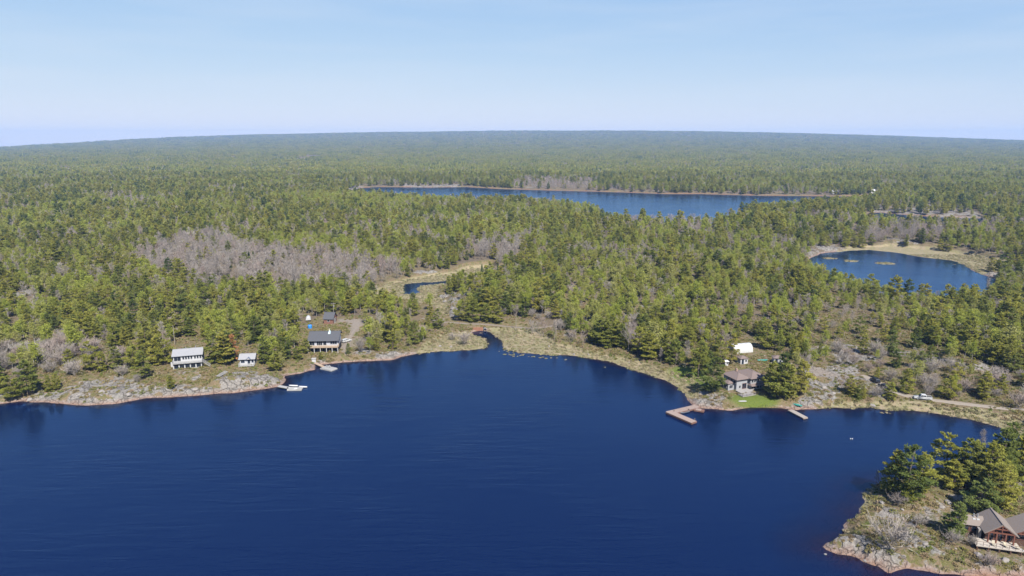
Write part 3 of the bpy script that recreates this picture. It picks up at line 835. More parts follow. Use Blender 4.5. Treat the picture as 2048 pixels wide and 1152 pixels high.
GREEN = [P([(470, 520), (520, 490), (640, 488), (720, 500), (690, 515), (560, 510)], 3), P([(540, 408), (580, 396), (720, 396), (900, 405), (960, 415), (800, 420), (600, 420)], 3),
    P([(700, 625), (760, 600), (800, 615), (820, 660), (790, 680), (745, 660)], 3), P([(-50, 640), (20, 610), (110, 610), (100, 650)], 4),
    P([(1090, 630), (1140, 610), (1230, 620), (1260, 650), (1180, 665)], 3), P([(1400, 590), (1480, 560), (1520, 590), (1440, 620)], 3), P([(100, 470), (250, 455), (330, 470), (200, 490)], 3),
    P([(60, 590), (130, 575), (240, 580), (230, 600), (120, 610)], 4), P([(270, 560), (330, 540), (350, 560), (300, 575)], 4), P([(860, 470), (960, 455), (1000, 475), (900, 500)], 4), P([(1150, 560), (1240, 545), (1270, 570), (1180, 590)], 4), P([(1500, 640), (1560, 610), (1600, 640), (1540, 670)], 4), P([(1000, 600), (1060, 585), (1080, 610), (1030, 625)], 4), P([(0, 440), (80, 425), (110, 440), (40, 455)], 4), P([(560, 640), (600, 610), (640, 620), (600, 650)], 4),
    P([(1800, 372), (1900, 362), (2060, 365), (2060, 378), (1900, 378)], 5), P([(1000, 420), (1200, 415), (1220, 430), (1050, 440)], 3), P([(380, 650), (480, 640), (540, 660), (430, 680)], 4)]

LOW = [P([(760, 606), (920, 600), (925, 668), (840, 690), (800, 640)], 2), P([(1640, 600), (2100, 560), (2100, 700), (1640, 700)], 4)]

def any_in(polys, x, y):
    r = np.zeros(x.shape, bool)
    for p in polys: r |= inside(p, x, y)
    return r

def jitter(x0, x1, y0, y1, step, rng):
    gx, gy = np.meshgrid(np.arange(x0, x1, step), np.arange(y0, y1, step))
    gx = gx + rng.uniform(-0.55, 0.55, gx.shape) * step; gy = gy + rng.uniform(-0.55, 0.55, gy.shape) * step
    return gx.ravel(), gy.ravel()

def species(x, y, rng):
    n = len(x)
    a = fbm(x, y, 70, 3, 101); b = fbm(x, y, 85, 3, 202); a2 = fbm(x, y, 420, 2, 303); b2 = fbm(x, y, 500, 2, 404)
    pl = np.clip(0.36 + 1.6 * np.clip(a - 0.02, 0, 1) + 0.5 * np.clip(a2 - 0.1, 0, 1), 0.04, 0.85)
    pb = np.clip(0.16 + 1.1 * np.clip(b - 0.15, 0, 1) + 0.4 * np.clip(b2 - 0.1, 0, 1), 0.04, 0.8)
    g = any_in(GREY, x, y); l = any_in(GREEN, x, y)
    pb = np.where(g, 0.90, pb); pl = np.where(g, 0.05, pl)
    pl = np.where(l & ~g, 0.86, pl); pb = np.where(l & ~g, 0.06, pb)
    u = rng.random(n)
    return np.where(u < pb, 2, np.where(u < pb + pl * (1 - pb), 1, 0))     # 0 pine, 1 leafy, 2 bare

ROADPTS = [q for path, half in ROADS for q in path]
def off_roads(x, y, gap=2.6):
    ok = np.ones(x.shape, bool)
    for path, half in ROADS: ok &= seg_dist(path, x, y, closed=False) > half + gap
    return ok

# near woods
x, y = jitter(-470, 470, 230, 632, 4.1, rngF)
z = G0.sample(G0.H, x, y); d = G0.sample(G0.W['d'], x, y)
marsh = G0.sample(G0.W['marsh'], x, y); rock = G0.sample(G0.W['rock'], x, y)
keep = (d > 2.5) & (marsh < 0.4) & ~any_in(NO_TREES, x, y) & off_roads(x, y) & (np.abs(x) < 0.80 * y + 30)
sp_open = any_in(SPARSE, x, y)
dens = np.where(sp_open, 0.36, 0.90) * (1 - 0.55 * np.clip(rock, 0, 1)) * (0.78 + 0.35 * fbm(x, y, 40, 3, 909))
keep &= rngF.random(len(x)) < dens
x, y, z, sp_open = x[keep], y[keep], z[keep], sp_open[keep]
kind = species(x, y, rngF)
bushy = any_in(BUSHY, x, y)
kind = np.where(bushy & (rngF.random(len(x)) < 0.6), 3, kind)                # 3 = bush
emer = 1 + 0.32 * (rngF.random(len(x)) < 0.07)
near = dict(x=x, y=y, z=z, kind=kind, h=emer * np.clip(rngF.normal(0.90, 0.21, len(x)), 0.45, 1.5) * (0.9 + 0.16 * fbm(x, y, 90, 2, 71)) * np.where(sp_open, 0.82, 1.0) * np.where(any_in(GREY, x, y) & (kind == 2), 1.28, 1.0) * np.where(any_in(LOW[:1], x, y), 0.62, 1.0) * np.where(any_in(LOW[1:], x, y), 0.85, 1.0), rz=rngF.uniform(0, 6.28, len(x)))

# middle distance
x, y = jitter(-1290, 1290, 625, 1690, 7.6, rngF)
z = G1.sample(G1.H, x, y); d = G1.sample(G1.W['d'], x, y); marsh = G1.sample(G1.W['marsh'], x, y); rock = G1.sample(G1.W['rock'], x, y)
keep = (d > 4) & (marsh < 0.4) & ~any_in([P([(1725, 436), (1975, 442), (1985, 466), (1725, 458)], 0)], x, y) & (np.abs(x) < 0.80 * y + 40) & ((y > 632) | (np.abs(x) > 470)) & (rngF.random(len(x)) < 0.95 - 0.5 * np.clip(rock, 0, 1))
x, y, z = x[keep], y[keep], z[keep]
mid = dict(x=x, y=y, z=z, kind=species(x, y, rngF), h=np.clip(rngF.normal(1.0, 0.17, len(x)), 0.6, 1.4), rz=rngF.uniform(0, 6.28, len(x)))

# the far forest, in stands
x, y = jitter(-8200, 8200, 1660, 10400, 34, rngF)
rr = np.hypot(x, y)
keep = (np.abs(x) < 0.80 * y + 60) & (rr < 10300)
keep &= rngF.random(len(x)) < np.clip(1.1 - rr / 14000, 0.25, 1)
x, y, rr = x[keep], y[keep], rr[keep]
z = np.where(G1.has(x, y), G1.sample(G1.H, x, y), G2.sample(G2.H, x, y))
fpx, fpy = pix(634, 316, 8)
keep = (z > 0.3) & ~((np.abs(x - fpx) < 50) & (y > fpy - 420) & (y < fpy + 150))
x, y, z = x[keep], y[keep], z[keep]
far = dict(x=x, y=y, z=z, kind=species(x, y, rngF), h=np.clip(rngF.normal(1.0, 0.14, len(x)), 0.7, 1.35), rz=rngF.uniform(0, 6.28, len(x)))

# forest floor and lake bed covers, then the ground sheets
for g in (G0, G1, G2):
    X, Y = g.X, g.Y
    g.W['bed'] = 1 - sstep(-0.5, 0.05, g.H)
    notree = any_in(NO_TREES, X, Y)
    g.W['forest'] = np.clip(0.55 + 0.8 * fbm(X, Y, 30, 3, 88), 0.1, 1.0) * np.where(notree, 0.12, 1.0) * np.where(any_in(SPARSE, X, Y), 0.35, 1)
ground0 = grid_mesh('ground', G0)
ground1 = grid_mesh('ground_middle_distance', G1, (G0.xs[0] + 1, G0.xs[-1] - 1, G0.ys[0] + 1, G0.ys[-1] - 1), 2.0)
ground2 = grid_mesh('terrain', G2, (G1.xs[0] + 5, G1.xs[-1] - 5, G1.ys[0] + 5, G1.ys[-1] - 5), 4.0)

def water_sheet():
    xs = np.concatenate([[-9000, -3000, -1300, -700], np.arange(-420, 421, 2.5), [700, 1300, 3000, 9000]])
    ys = np.concatenate([[-400, 0, 60], np.arange(100, 421, 2.5), np.arange(440, 1500, 20), [2000, 3000, 5000, 8000, 9100]])
    X, Y = np.meshgrid(xs, ys); ny, nx = X.shape
    # gentle deepening off the rocks: the brown lake bed shows through near the shore
    D = shore_dist(X, Y)
    pen = np.exp(-((X - 88) ** 2 + (Y - 165) ** 2) / (2 * 42.0 ** 2))
    sh = np.where(D < 0, np.exp(D / (3.4 + 7.5 * pen)), 1.0)
    sh = np.where(Y > 436, np.where(sdist(beaver_pond, X, Y) > -20, 0.35, 0.0), sh)
    calm = np.where(D < 0, np.exp(D / 24.0), 1.0)          # sheltered water under the trees lies smoother
    idx = np.arange(nx * ny).reshape(ny, nx)
    f = np.stack([idx[:-1, :-1], idx[:-1, 1:], idx[1:, 1:], idx[1:, :-1]], -1).reshape(-1, 4)
    o = mesh_obj('lake', np.stack([X, Y, 0 * X], -1).reshape(-1, 3), f, WATER_MAT)
    a = o.data.attributes.new('shallow', 'FLOAT', 'POINT'); a.data.foreach_set('value', np.ascontiguousarray(sh, np.float32).ravel())
    a = o.data.attributes.new('calm', 'FLOAT', 'POINT'); a.data.foreach_set('value', np.ascontiguousarray(calm, np.float32).ravel())
    return tag(o, kind='structure')
water_sheet()

def road_ribbon(path, half, name, mat=None):
    pts = []
    for (ax, ay), (bx, by) in zip(path, path[1:]):
        n = max(2, int(math.hypot(bx - ax, by - ay) / 1.2))
        pts += [(ax + (bx - ax) * t / n, ay + (by - ay) * t / n) for t in range(n)]
    pts.append(path[-1])
    p = np.array(pts); k = np.ones(9) / 9
    p = np.stack([np.convolve(np.pad(p[:, i], 4, mode='edge'), k, mode='valid') for i in (0, 1)], 1)
    t = np.gradient(p, axis=0); t /= np.linalg.norm(t, axis=1, keepdims=True); nrm = np.stack([-t[:, 1], t[:, 0]], 1)
    wob = fbm(p[:, 0], p[:, 1], 5, 3, 8) * 0.45
    V, cols = [], np.linspace(-1, 1, 7)
    for c in cols:
        q = p + nrm * (c * (half + wob))[:, None]
        z = G0.sample(G0.H, q[:, 0], q[:, 1]) + 0.09 - 0.10 * abs(c) ** 4
        V.append(np.column_stack([q, z]))
    V = np.stack(V, 1); n, m, _ = V.shape
    idx = np.arange(n * m).reshape(n, m)
    f = np.stack([idx[:-1, :-1], idx[:-1, 1:], idx[1:, 1:], idx[1:, :-1]], -1).reshape(-1, 4)
    o = mesh_obj(name, V.reshape(-1, 3), f, mat or plain('road_gravel', (0.25, 0.215, 0.18), 0.95, 0.25, 0.9, bump=0.5), smooth=True)
    return tag(o, kind='structure')
road_ribbon(*ROADS[0], 'gravel_road'); EARTH = plain('track_earth', (0.185, 0.155, 0.125), 0.95, 0.35, 0.5, bump=0.5)
road_ribbon(*ROADS[1], 'causeway_track_path', EARTH); road_ribbon(*ROADS[2], 'driveway_path', EARTH)

# the air between here and the far forest
def haze_box():
    x0, x1, y0, y1, z0, z1 = -10500, 10500, -1500, 12500, -8, 262
    V = [(x, y, z) for z in (z0, z1) for y in (y0, y1) for x in (x0, x1)]
    F = [(0, 2, 3, 1), (4, 5, 7, 6), (0, 1, 5, 4), (2, 6, 7, 3), (0, 4, 6, 2), (1, 3, 7, 5)]
    m, nt, out = new_mat('haze_air')
    pv = N(nt, 'VolumePrincipled'); pv.inputs['Color'].default_value = (0.19, 0.36, 0.74, 1); pv.inputs['Density'].default_value = 8.5e-5; pv.inputs['Absorption Color'].default_value = (0.22, 0.22, 0.22, 1)
    pv.inputs['Anisotropy'].default_value = 0.0
    nt.links.new(pv.outputs[0], out.inputs['Volume'])
    o = mesh_obj('haze', V, F, m)
    return tag(o, 'thin pale blue haze over the far forest', 'haze', None, 'stuff')
haze_box()

# ---------------------------------------------------------------- building kit
class MB:
    def __init__(s): s.V, s.F = [], []
    def add(s, V, F):
        o = len(s.V); s.V += [tuple(v) for v in V]; s.F += [tuple(i + o for i in f) for f in F]; return s
    def box(s, x0, x1, y0, y1, z0, z1):
        return s.add([(x, y, z) for z in (z0, z1) for y in (y0, y1) for x in (x0, x1)], [(0, 2, 3, 1), (4, 5, 7, 6), (0, 1, 5, 4), (2, 6, 7, 3), (0, 4, 6, 2), (1, 3, 7, 5)])
    def bar(s, a, b, w, h=None):
        a, b = Vector(a), Vector(b); t = (b - a).normalized(); h = h or w
        sx = t.cross(Vector((0, 0, 1)))
        if sx.length < 1e-3: sx = Vector((1, 0, 0))
        sx.normalize(); sz = sx.cross(t).normalized()
        V = [p + sx * (w / 2 * i) + sz * (h / 2 * j) for p in (a, b) for i, j in ((-1, -1), (1, -1), (1, 1), (-1, 1))]
        return s.add(V, [(0, 1, 2, 3)[::-1], (4, 5, 6, 7), (0, 1, 5, 4), (1, 2, 6, 5), (2, 3, 7, 6), (3, 0, 4, 7)])
    def cyl(s, c, r, h, n=12, r2=None):
        r2 = r if r2 is None else r2
        V = [(c[0] + math.cos(2 * math.pi * k / n) * q, c[1] + math.sin(2 * math.pi * k / n) * q, c[2] + z) for q, z in ((r, 0), (r2, h)) for k in range(n)]
        return s.add(V, [(k, (k + 1) % n, n + (k + 1) % n, n + k) for k in range(n)] + [tuple(range(n))[::-1], tuple(range(n, 2 * n))])
    def slab(s, pts, th):
        """a sloping plate of thickness th under the given polygon"""
        n = len(pts); a = Vector(pts[0]); nr = (Vector(pts[1]) - a).cross(Vector(pts[2]) - a).normalized()
        if nr.z < 0: pts = pts[::-1]; nr = -nr
        V = [Vector(p) for p in pts] + [Vector(p) - nr * th for p in pts]
        return s.add(V, [tuple(range(n)), tuple(range(n, 2 * n))[::-1]] + [(k, n + k, n + (k + 1) % n, (k + 1) % n) for k in range(n)])
    def build(s, name, mat, parent=None, smooth=False):
        return mesh_obj(name, s.V, s.F, mat, parent, smooth)

def pane_mat():
    if 'window_glass' in MATS: return MATS['window_glass']
    m, nt, out = new_mat('window_glass')
    b = N(nt, 'BsdfPrincipled'); b.inputs['Base Color'].default_value = (0.012, 0.016, 0.024, 1); b.inputs['Roughness'].default_value = 0.08
    b.inputs['Specular IOR Level'].default_value = 0.6
    nt.links.new(b.outputs[0], out.inputs['Surface']); MATS['window_glass'] = m
    return m

def window(root, face, c, y, z0, w, h, frame, name='window', mull=0):
    """a framed window on a wall: face 'f' looks to -y, 'l' to -x, 'r' to +x; c is the centre along the wall, y the wall's plane"""
    t, dp = 0.09, 0.07
    def bx(m, a0, a1, b0, b1, d0, d1):
        if face == 'f': m.box(a0, a1, y - d1, y - d0, b0, b1)
        elif face == 'l': m.box(y - d1, y - d0, a0, a1, b0, b1)
        else: m.box(y + d0, y + d1, a0, a1, b0, b1)
    m = MB()
    bx(m, c - w / 2 - t, c - w / 2, z0 - t, z0 + h + t, 0, dp); bx(m, c + w / 2, c + w / 2 + t, z0 - t, z0 + h + t, 0, dp)
    bx(m, c - w / 2, c + w / 2, z0 + h, z0 + h + t, 0, dp); bx(m, c - w / 2, c + w / 2, z0 - t, z0, 0, dp + 0.03)
    for k in range(mull):
        q = c - w / 2 + w * (k + 1) / (mull + 1); bx(m, q - 0.03, q + 0.03, z0, z0 + h, 0.02, dp)
    o = m.build(name, frame, root)
    g = MB(); bx(g, c - w / 2, c + w / 2, z0, z0 + h, -0.02, 0.02); g.build('pane', pane_mat(), o)
    return o

def gable_roof(root, x0, x1, yf, yb, ze, yr, zr, mat, th=0.16, name='roof'):
    """ridge along x at (yr, zr), eaves at yf and yb"""
    m = MB()
    zb = ze if True else ze
    m.slab([(x0, yf, ze), (x1, yf, ze), (x1, yr, zr), (x0, yr, zr)], th)
    zbk = zr - (zr - ze) * (yb - yr) / max(0.1, (yr - yf))
    m.slab([(x0, yr, zr - 0.002), (x1, yr, zr - 0.002), (x1, yb, zbk), (x0, yb, zbk)], th)
    r = m.build(name, mat, root)
    MB().bar((x0, yr, zr + 0.02), (x1, yr, zr + 0.02), 0.28, 0.08).build('ridge_cap', mat, r)
    return r

def hip_roof(root, x0, x1, y0, y1, ze, rise, mat, th=0.16, name='roof'):
    w, dpt = x1 - x0, y1 - y0; i = min(w, dpt) / 2
    if w >= dpt: a, b = (x0 + i, (y0 + y1) / 2, ze + rise), (x1 - i, (y0 + y1) / 2, ze + rise)
    else: a, b = ((x0 + x1) / 2, y0 + i, ze + rise), ((x0 + x1) / 2, y1 - i, ze + rise)
    m = MB(); c = [(x0, y0, ze), (x1, y0, ze), (x1, y1, ze), (x0, y1, ze)]
    if w >= dpt: polys = [[c[0], c[1], b, a], [c[1], c[2], b], [c[2], c[3], a, b], [c[3], c[0], a]]
    else: polys = [[c[0], c[1], a], [c[1], c[2], b, a], [c[2], c[3], b], [c[3], c[0], a, b]]
    for p in polys: m.slab(p, th)
    m.add([(x0 + .05, y0 + .05, ze - th), (x1 - .05, y0 + .05, ze - th), (x1 - .05, y1 - .05, ze - th), (x0 + .05, y1 - .05, ze - th)], [(3, 2, 1, 0)])
    r = m.build(name, mat, root)
    k = MB()
    for p, q in ((c[0], a), (c[3], a if w >= dpt else b), (c[1], b if w >= dpt else a), (c[2], b)):
        k.bar(Vector(p) + Vector((0, 0, .03)), Vector(q) + Vector((0, 0, .03)), 0.22, 0.06)
    if (Vector(a) - Vector(b)).length > 0.3: k.bar(Vector(a) + Vector((0, 0, .03)), Vector(b) + Vector((0, 0, .03)), 0.22, 0.06)
    k.build('ridge_cap', mat, r)
    return r

def railing(root, pts, z, h, mat, gap=1.6, baluster=0.16):
    """posts, rails and balusters along a line of points"""
    m = MB(); rail = None
    for (ax, ay), (bx, by) in zip(pts, pts[1:]):
        m.bar((ax, ay, z + h), (bx, by, z + h), 0.10, 0.07); m.bar((ax, ay, z + 0.12), (bx, by, z + 0.12), 0.06, 0.06)
        L = math.hypot(bx - ax, by - ay); n = max(1, int(round(L / gap)))
        k = int(L / baluster)
        for q in range(1, k):
            x, y = ax + (bx - ax) * q / k, ay + (by - ay) * q / k
            m.bar((x, y, z + 0.12), (x, y, z + h), 0.045)
    o = m.build('railing', mat, root)
    for (ax, ay), (bx, by) in zip(pts, pts[1:]):
        L = math.hypot(bx - ax, by - ay); n = max(1, int(round(L / gap)))
        for q in range(n + 1):
            x, y = ax + (bx - ax) * q / n, ay + (by - ay) * q / n
            MB().box(x - .06, x + .06, y - .06, y + .06, z - 0.01, z + h + 0.08).build('post', mat, o)
    return o


WHITE = plain('white_paint', (0.45, 0.45, 0.46), 0.55, 0.05)
WSIDING = lined('white_siding', (0.46, 0.465, 0.49), (0.30, 0.30, 0.33), 0.22)
ROOF_PALE = lined('pale_metal_roof', (0.285, 0.287, 0.30), (0.19, 0.19, 0.20), 0.55, 'X', 0.45, 0.07)
ROOF_DARK = plain('charcoal_shingles', (0.075, 0.078, 0.088), 0.9, 0.22, 4, bump=0.4)
ROOF_BROWN = plain('brown_shingles', (0.165, 0.128, 0.118), 0.92, 0.18, 3, bump=0.4)
ROOF_TAUPE = plain('taupe_shingles', (0.20, 0.168, 0.148), 0.92, 0.15, 3, bump=0.4)
GREY_SIDING = lined('grey_siding', (0.30, 0.31, 0.33), (0.20, 0.20, 0.22), 0.24)
TIMBER_RED = plain('red_timber', (0.155, 0.062, 0.042), 0.6, 0.2, 3)
TIMBER_DARK = lined('dark_timber', (0.10, 0.055, 0.038), (0.03, 0.02, 0.015), 0.26)
DECK_TAN = plain('tan_decking', (0.33, 0.25, 0.18), 0.8, 0.15, 2)
DECK_GREY = plain('grey_decking', (0.30, 0.295, 0.29), 0.85, 0.15, 2)
DECK_PINK = plain('pinkish_decking', (0.28, 0.215, 0.185), 0.85, 0.14, 2)
CONCRETE = plain('pale_concrete', (0.3, 0.29, 0.28), 0.9, 0.15, 1.5, bump=0.3)
TRIM_BLUE = plain('slate_blue_trim', (0.13, 0.155, 0.22), 0.6, 0.1)
BLACK = plain('black_rubber', (0.02, 0.02, 0.022), 0.8, 0.2)
STEEL = plain('dull_steel', (0.45, 0.46, 0.48), 0.4, 0.1, 2, 0.6)
PAINTED_SHADE = plain('painted_recess_shade', (0.02, 0.02, 0.024), 0.9, 0.2)  # near-black colour that stands in for shade in recesses

# ---------------------------------------------------------------- white cottage on the rocks
p = at(377, 734)
A = empty('cottage', p, R(17)); tag(A, 'two-storey white cottage with long pale metal roof and lakeside deck', 'cottage')
MB().box(-5.2, 5.2, 0, 7.0, 2.5, 5.0).build('upper_wall', WSIDING, A)
MB().box(-5.2, 5.2, -1.8, 7.0, -2.5, 2.3).build('lower_wall', WHITE, A)
for sx in (-5.2, 5.08): MB().add([(sx, 0, 5.0), (sx, 7, 5.0), (sx, 3.6, 6.45), (sx + .12, 0, 5.0), (sx + .12, 7, 5.0), (sx + .12, 3.6, 6.45)], [(0, 1, 2), (3, 5, 4), (0, 2, 5, 3), (2, 1, 4, 5)]).build('gable_wall', WSIDING, A)
rf = gable_roof(A, -5.7, 5.7, -0.7, 7.7, 4.92, 3.6, 6.72, ROOF_PALE)
MB().cyl((2.6, 4.2, 6.3), 0.14, 1.0).build('vent_pipe', STEEL, rf)
MB().cyl((-1.0, 4.4, 6.3), 0.12, 0.8).build('vent_pipe', STEEL, rf)
MB().box(-5.3, 5.6, -2.6, 0.0, 2.3, 2.5).build('deck', DECK_GREY, A)
railing(A, [(-5.2, 0), (-5.2, -2.5), (5.5, -2.5), (5.5, 0)], 2.5, 1.0, WHITE, 1.8)
for i in range(5): window(A, 'f', -4.05 + i * 2.03, -1.8, 0.25, 1.62, 1.75, WHITE)
window(A, 'f', -3.7, 0, 2.75, 2.4, 1.9, WHITE, 'sliding_door', 1)
for i in range(7): window(A, 'f', -1.55 + i * 0.98 + (0.35 if i > 3 else 0), 0, 3.3, 0.62, 1.25, WHITE)
window(A, 'r', 1.4, 5.2, 2.9, 1.5, 1.7, TRIM_BLUE); window(A, 'r', 4.6, 5.2, 3.3, 1.0, 1.1, WHITE)
st = MB()
for i in range(9): st.box(5.7 + i * 0.30, 6.0 + i * 0.30, -2.4, -1.3, 2.25 - i * 0.28, 2.33 - i * 0.28)
st.build('stairs', DECK_GREY, A)
MB().bar((5.6, -2.4, 3.3), (8.5, -2.4, 0.75), 0.07).bar((5.6, -1.3, 3.3), (8.5, -1.3, 0.75), 0.07).build('handrail', WHITE, A)
MB().cyl((-6.2, 2.4, -0.5), 0.55, 2.2, 14).build('propane_tank', WHITE, A)

# ---------------------------------------------------------------- small bunkhouse
p = at(495, 731)
B = empty('bunkhouse', p, R(9)); tag(B, 'small white bunkhouse with pale roof and tiny porch gable among dark pines', 'cottage')
MB().box(-2.8, 2.8, 0, 4.6, -1.5, 2.9).build('wall', WSIDING, B)
for sx in (-2.8, 2.68): MB().add([(sx, 0, 2.9), (sx, 4.6, 2.9), (sx, 2.3, 4.2), (sx + .12, 0, 2.9), (sx + .12, 4.6, 2.9), (sx + .12, 2.3, 4.2)], [(0, 1, 2), (3, 5, 4), (0, 2, 5, 3), (2, 1, 4, 5)]).build('gable_wall', WSIDING, B)
rf = gable_roof(B, -3.3, 3.3, -0.75, 5.2, 2.78, 2.3, 4.42, ROOF_PALE)
g = MB(); g.slab([(-0.3, -1.0, 2.85), (0.65, -1.0, 3.55), (0.65, 0.9, 3.55), (-0.3, 0.9, 2.85)], 0.1); g.slab([(0.65, -1.0, 3.549), (1.6, -1.0, 2.85), (1.6, 0.9, 2.85), (0.65, 0.9, 3.549)], 0.1)
g.build('porch_gable', TRIM_BLUE, rf)
g = MB(); g.add([(-0.2, -0.9, 2.8), (1.5, -0.9, 2.8), (0.65, -0.9, 3.45)], [(0, 1, 2)]); g.build('porch_pediment', WHITE, rf)
window(B, 'f', -1.7, 0, 1.3, 1.3, 1.1, TRIM_BLUE, mull=1); window(B, 'f', 0.65, 0, 0.55, 0.85, 1.95, TRIM_BLUE, 'door'); window(B, 'f', 2.1, 0, 1.3, 0.7, 1.1, TRIM_BLUE)
window(B, 'r', 1.6, 2.8, 1.2, 1.1, 1.1, TRIM_BLUE); window(B, 'l', 1.6, -2.8, 1.2, 1.1, 1.1, TRIM_BLUE)
MB().box(-3.0, 3.0, -2.2, 0, 0.32, 0.48).build('deck', DECK_GREY, B)
railing(B, [(-2.95, 0), (-2.95, -2.1), (2.95, -2.1), (2.95, 0)], 0.48, 1.0, WHITE, 1.5)
for x in (-2.9, 0, 2.9): MB().box(x - .1, x + .1, -2.05, -1.85, -1.5, 0.32).build('post', WHITE, B)

# ---------------------------------------------------------------- charcoal-roofed house
p = at(648, 703)
Cc = empty('house', p, R(4)); tag(Cc, 'house with big charcoal roof and skylight above a tan deck', 'house')
SH = lined('pale_blue_siding', (0.40, 0.42, 0.48), (0.27, 0.29, 0.33), 0.22)
MB().box(-6.2, 6.2, 0, 8, 2.6, 5.2).build('upper_wall', SH, Cc)
MB().box(-6.2, 6.2, 0.02, 8, -2, 2.4).build('lower_wall', PAINTED_SHADE, Cc)  # shade under the deck is put into this wall's near-black colour
for sx in (-6.2, 6.08): MB().add([(sx, 0, 5.2), (sx, 8, 5.2), (sx, 5.0, 7.6), (sx + .12, 0, 5.2), (sx + .12, 8, 5.2), (sx + .12, 5.0, 7.6)], [(0, 1, 2), (3, 5, 4), (0, 2, 5, 3), (2, 1, 4, 5)]).build('gable_wall', SH, Cc)
rf = gable_roof(Cc, -6.8, 6.8, -1.0, 8.8, 5.0, 5.0, 7.85, ROOF_DARK)
g = MB(); g.slab([(1.5, 3.0, 7.08), (2.5, 3.0, 7.08), (2.3, 4.9, 8.0), (1.7, 4.9, 8.0)], 0.12); g.build('skylight', plain('pale_skylight', (0.50, 0.66, 0.70), 0.25, 0.1), rf)
MB().box(1.55, 2.05, 5.2, 5.7, 7.2, 8.7).build('chimney', plain('cream_chimney', (0.42, 0.38, 0.29), 0.8), rf)
MB().box(-6.4, 6.6, -2.6, 0, 2.4, 2.62).build('deck', DECK_TAN, Cc)
railing(Cc, [(-6.3, 0), (-6.3, -2.5), (6.5, -2.5), (6.5, 0)], 2.62, 0.95, plain('thin_tan_rail', (0.52, 0.42, 0.32), 0.7), 2.1, 0.35)
for x in (-6.2, -3.6, -1.0, 1.6, 4.0, 6.4): MB().box(x - .12, x + .12, -2.45, -2.2, -2, 2.4).build('post', WHITE, Cc)
window(Cc, 'f', -4.9, 0, 2.9, 2.0, 1.7, WHITE, mull=1); window(Cc, 'f', -1.7, 0, 2.75, 2.3, 1.95, WHITE, 'sliding_door', 2); window(Cc, 'f', 0.55, 0, 2.75, 1.3, 1.95, WHITE, 'sliding_door')
window(Cc, 'f', 4.3, 0, 3.3, 2.8, 1.25, WHITE, mull=2)
for x in (-4.6, -1.6, 1.5, 4.4): window(Cc, 'f', x, 0.02, 0.4, 2.0, 1.6, WHITE)
MB().box(-2.2, 5.0, 10.2, 12.6, 0.4, 1.7).build('patio', plain('cream_patio', (0.42, 0.39, 0.31), 0.85), Cc)

p = at(657, 648)
g0 = empty('garage', p, R(-4)); tag(g0, 'small garage with steep charcoal roof behind the charcoal-roofed house', 'garage')
BR = lined('reddish_boards', (0.20, 0.10, 0.075), (0.08, 0.04, 0.03), 0.3)
MB().box(-2.3, 2.3, 0, 6, -1.5, 2.6).build('wall', BR, g0)
for sx in (-2.3, 2.18): MB().add([(sx, 0, 2.6), (sx, 6, 2.6), (sx, 3, 5.0), (sx + .12, 0, 2.6), (sx + .12, 6, 2.6), (sx + .12, 3, 5.0)], [(0, 1, 2), (3, 5, 4), (0, 2, 5, 3), (2, 1, 4, 5)]).build('gable_wall', BR, g0)
gable_roof(g0, -2.7, 2.7, -0.5, 6.5, 2.4, 3, 5.3, ROOF_DARK)
window(g0, 'r', 3, 2.3, 0.1, 2.4, 2.1, WHITE, 'garage_door', 2); window(g0, 'f', 0, 0, 1.2, 1.0, 0.9, WHITE)

# ---------------------------------------------------------------- brown hip-roofed house
p = at(1494, 780)
M = empty('lake_house', p, R(21)); tag(M, 'grey-sided house with two brown hip roofs and stepped decks on rock', 'house')
MB().box(-4.4, 0.9, 0.6, 8, -2, 4.4).build('wall', GREY_SIDING, M)
MB().box(0.9, 7.2, -0.6, 8, -2, 4.3).build('wall', GREY_SIDING, M)
hip_roof(M, -5.1, 1.6, -0.2, 8.7, 4.4, 1.6, ROOF_BROWN)
hip_roof(M, 0.3, 8.0, -1.4, 8.7, 4.55, 1.65, ROOF_BROWN)
sk = MB(); sk.slab([(0.5, -1.9, 1.85), (7.5, -1.9, 1.85), (7.2, -0.6, 2.45), (0.9, -0.6, 2.45)], 0.12); sk.slab([(0.5, -1.9, 1.852), (0.9, -0.6, 2.452), (0.9, 0.6, 2.452), (0.5, 0.5, 1.852)], 0.12)
sk.build('skirt_roof', ROOF_BROWN, M)
hip_roof(M, -7.4, -4.41, 1.6, 5.4, 2.7, 0.8, ROOF_BROWN, name='porch_roof')
MB().box(-7.0, -4.4, 2.0, 5.0, -1.5, 2.6).build('porch_wall', GREY_SIDING, M)
for x in (1.7, 2.75, 4.4, 5.45, 6.5): window(M, 'f', x, -0.6, 2.85, 0.75, 1.05, WHITE)
for x in (1.8, 2.9, 4.4, 5.6): window(M, 'f', x, -0.6, 0.4, 0.85, 1.2, WHITE)
window(M, 'f', -0.9, 0.6, 0.55, 1.7, 1.9, TIMBER_RED, 'door', 1); window(M, 'f', -2.9, 0.6, 0.95, 0.7, 1.0, WHITE)
for y in (1.6, 3.4, 5.2): window(M, 'l', y, -4.4, 2.7, 0.9, 1.1, WHITE)
window(M, 'l', 3.5, -7.0, 0.8, 1.6, 1.2, WHITE, mull=1); window(M, 'f', -5.7, 2.0, 0.8, 1.4, 1.2, WHITE, mull=1)
window(M, 'l', 0.0, 0.9, 3.0, 0.8, 0.9, WHITE)
MB().box(-4.9, 0.8, -2.6, 0.6, 0.25, 0.45).build('deck', plain('weathered_deck', (0.28, 0.265, 0.26), 0.85, 0.12), M)
MB().box(-6.4, -0.6, -5.4, -2.61, 0.0, 0.2).build('deck', plain('weathered_deck', (0.28, 0.265, 0.26)), M)
lf = MB()
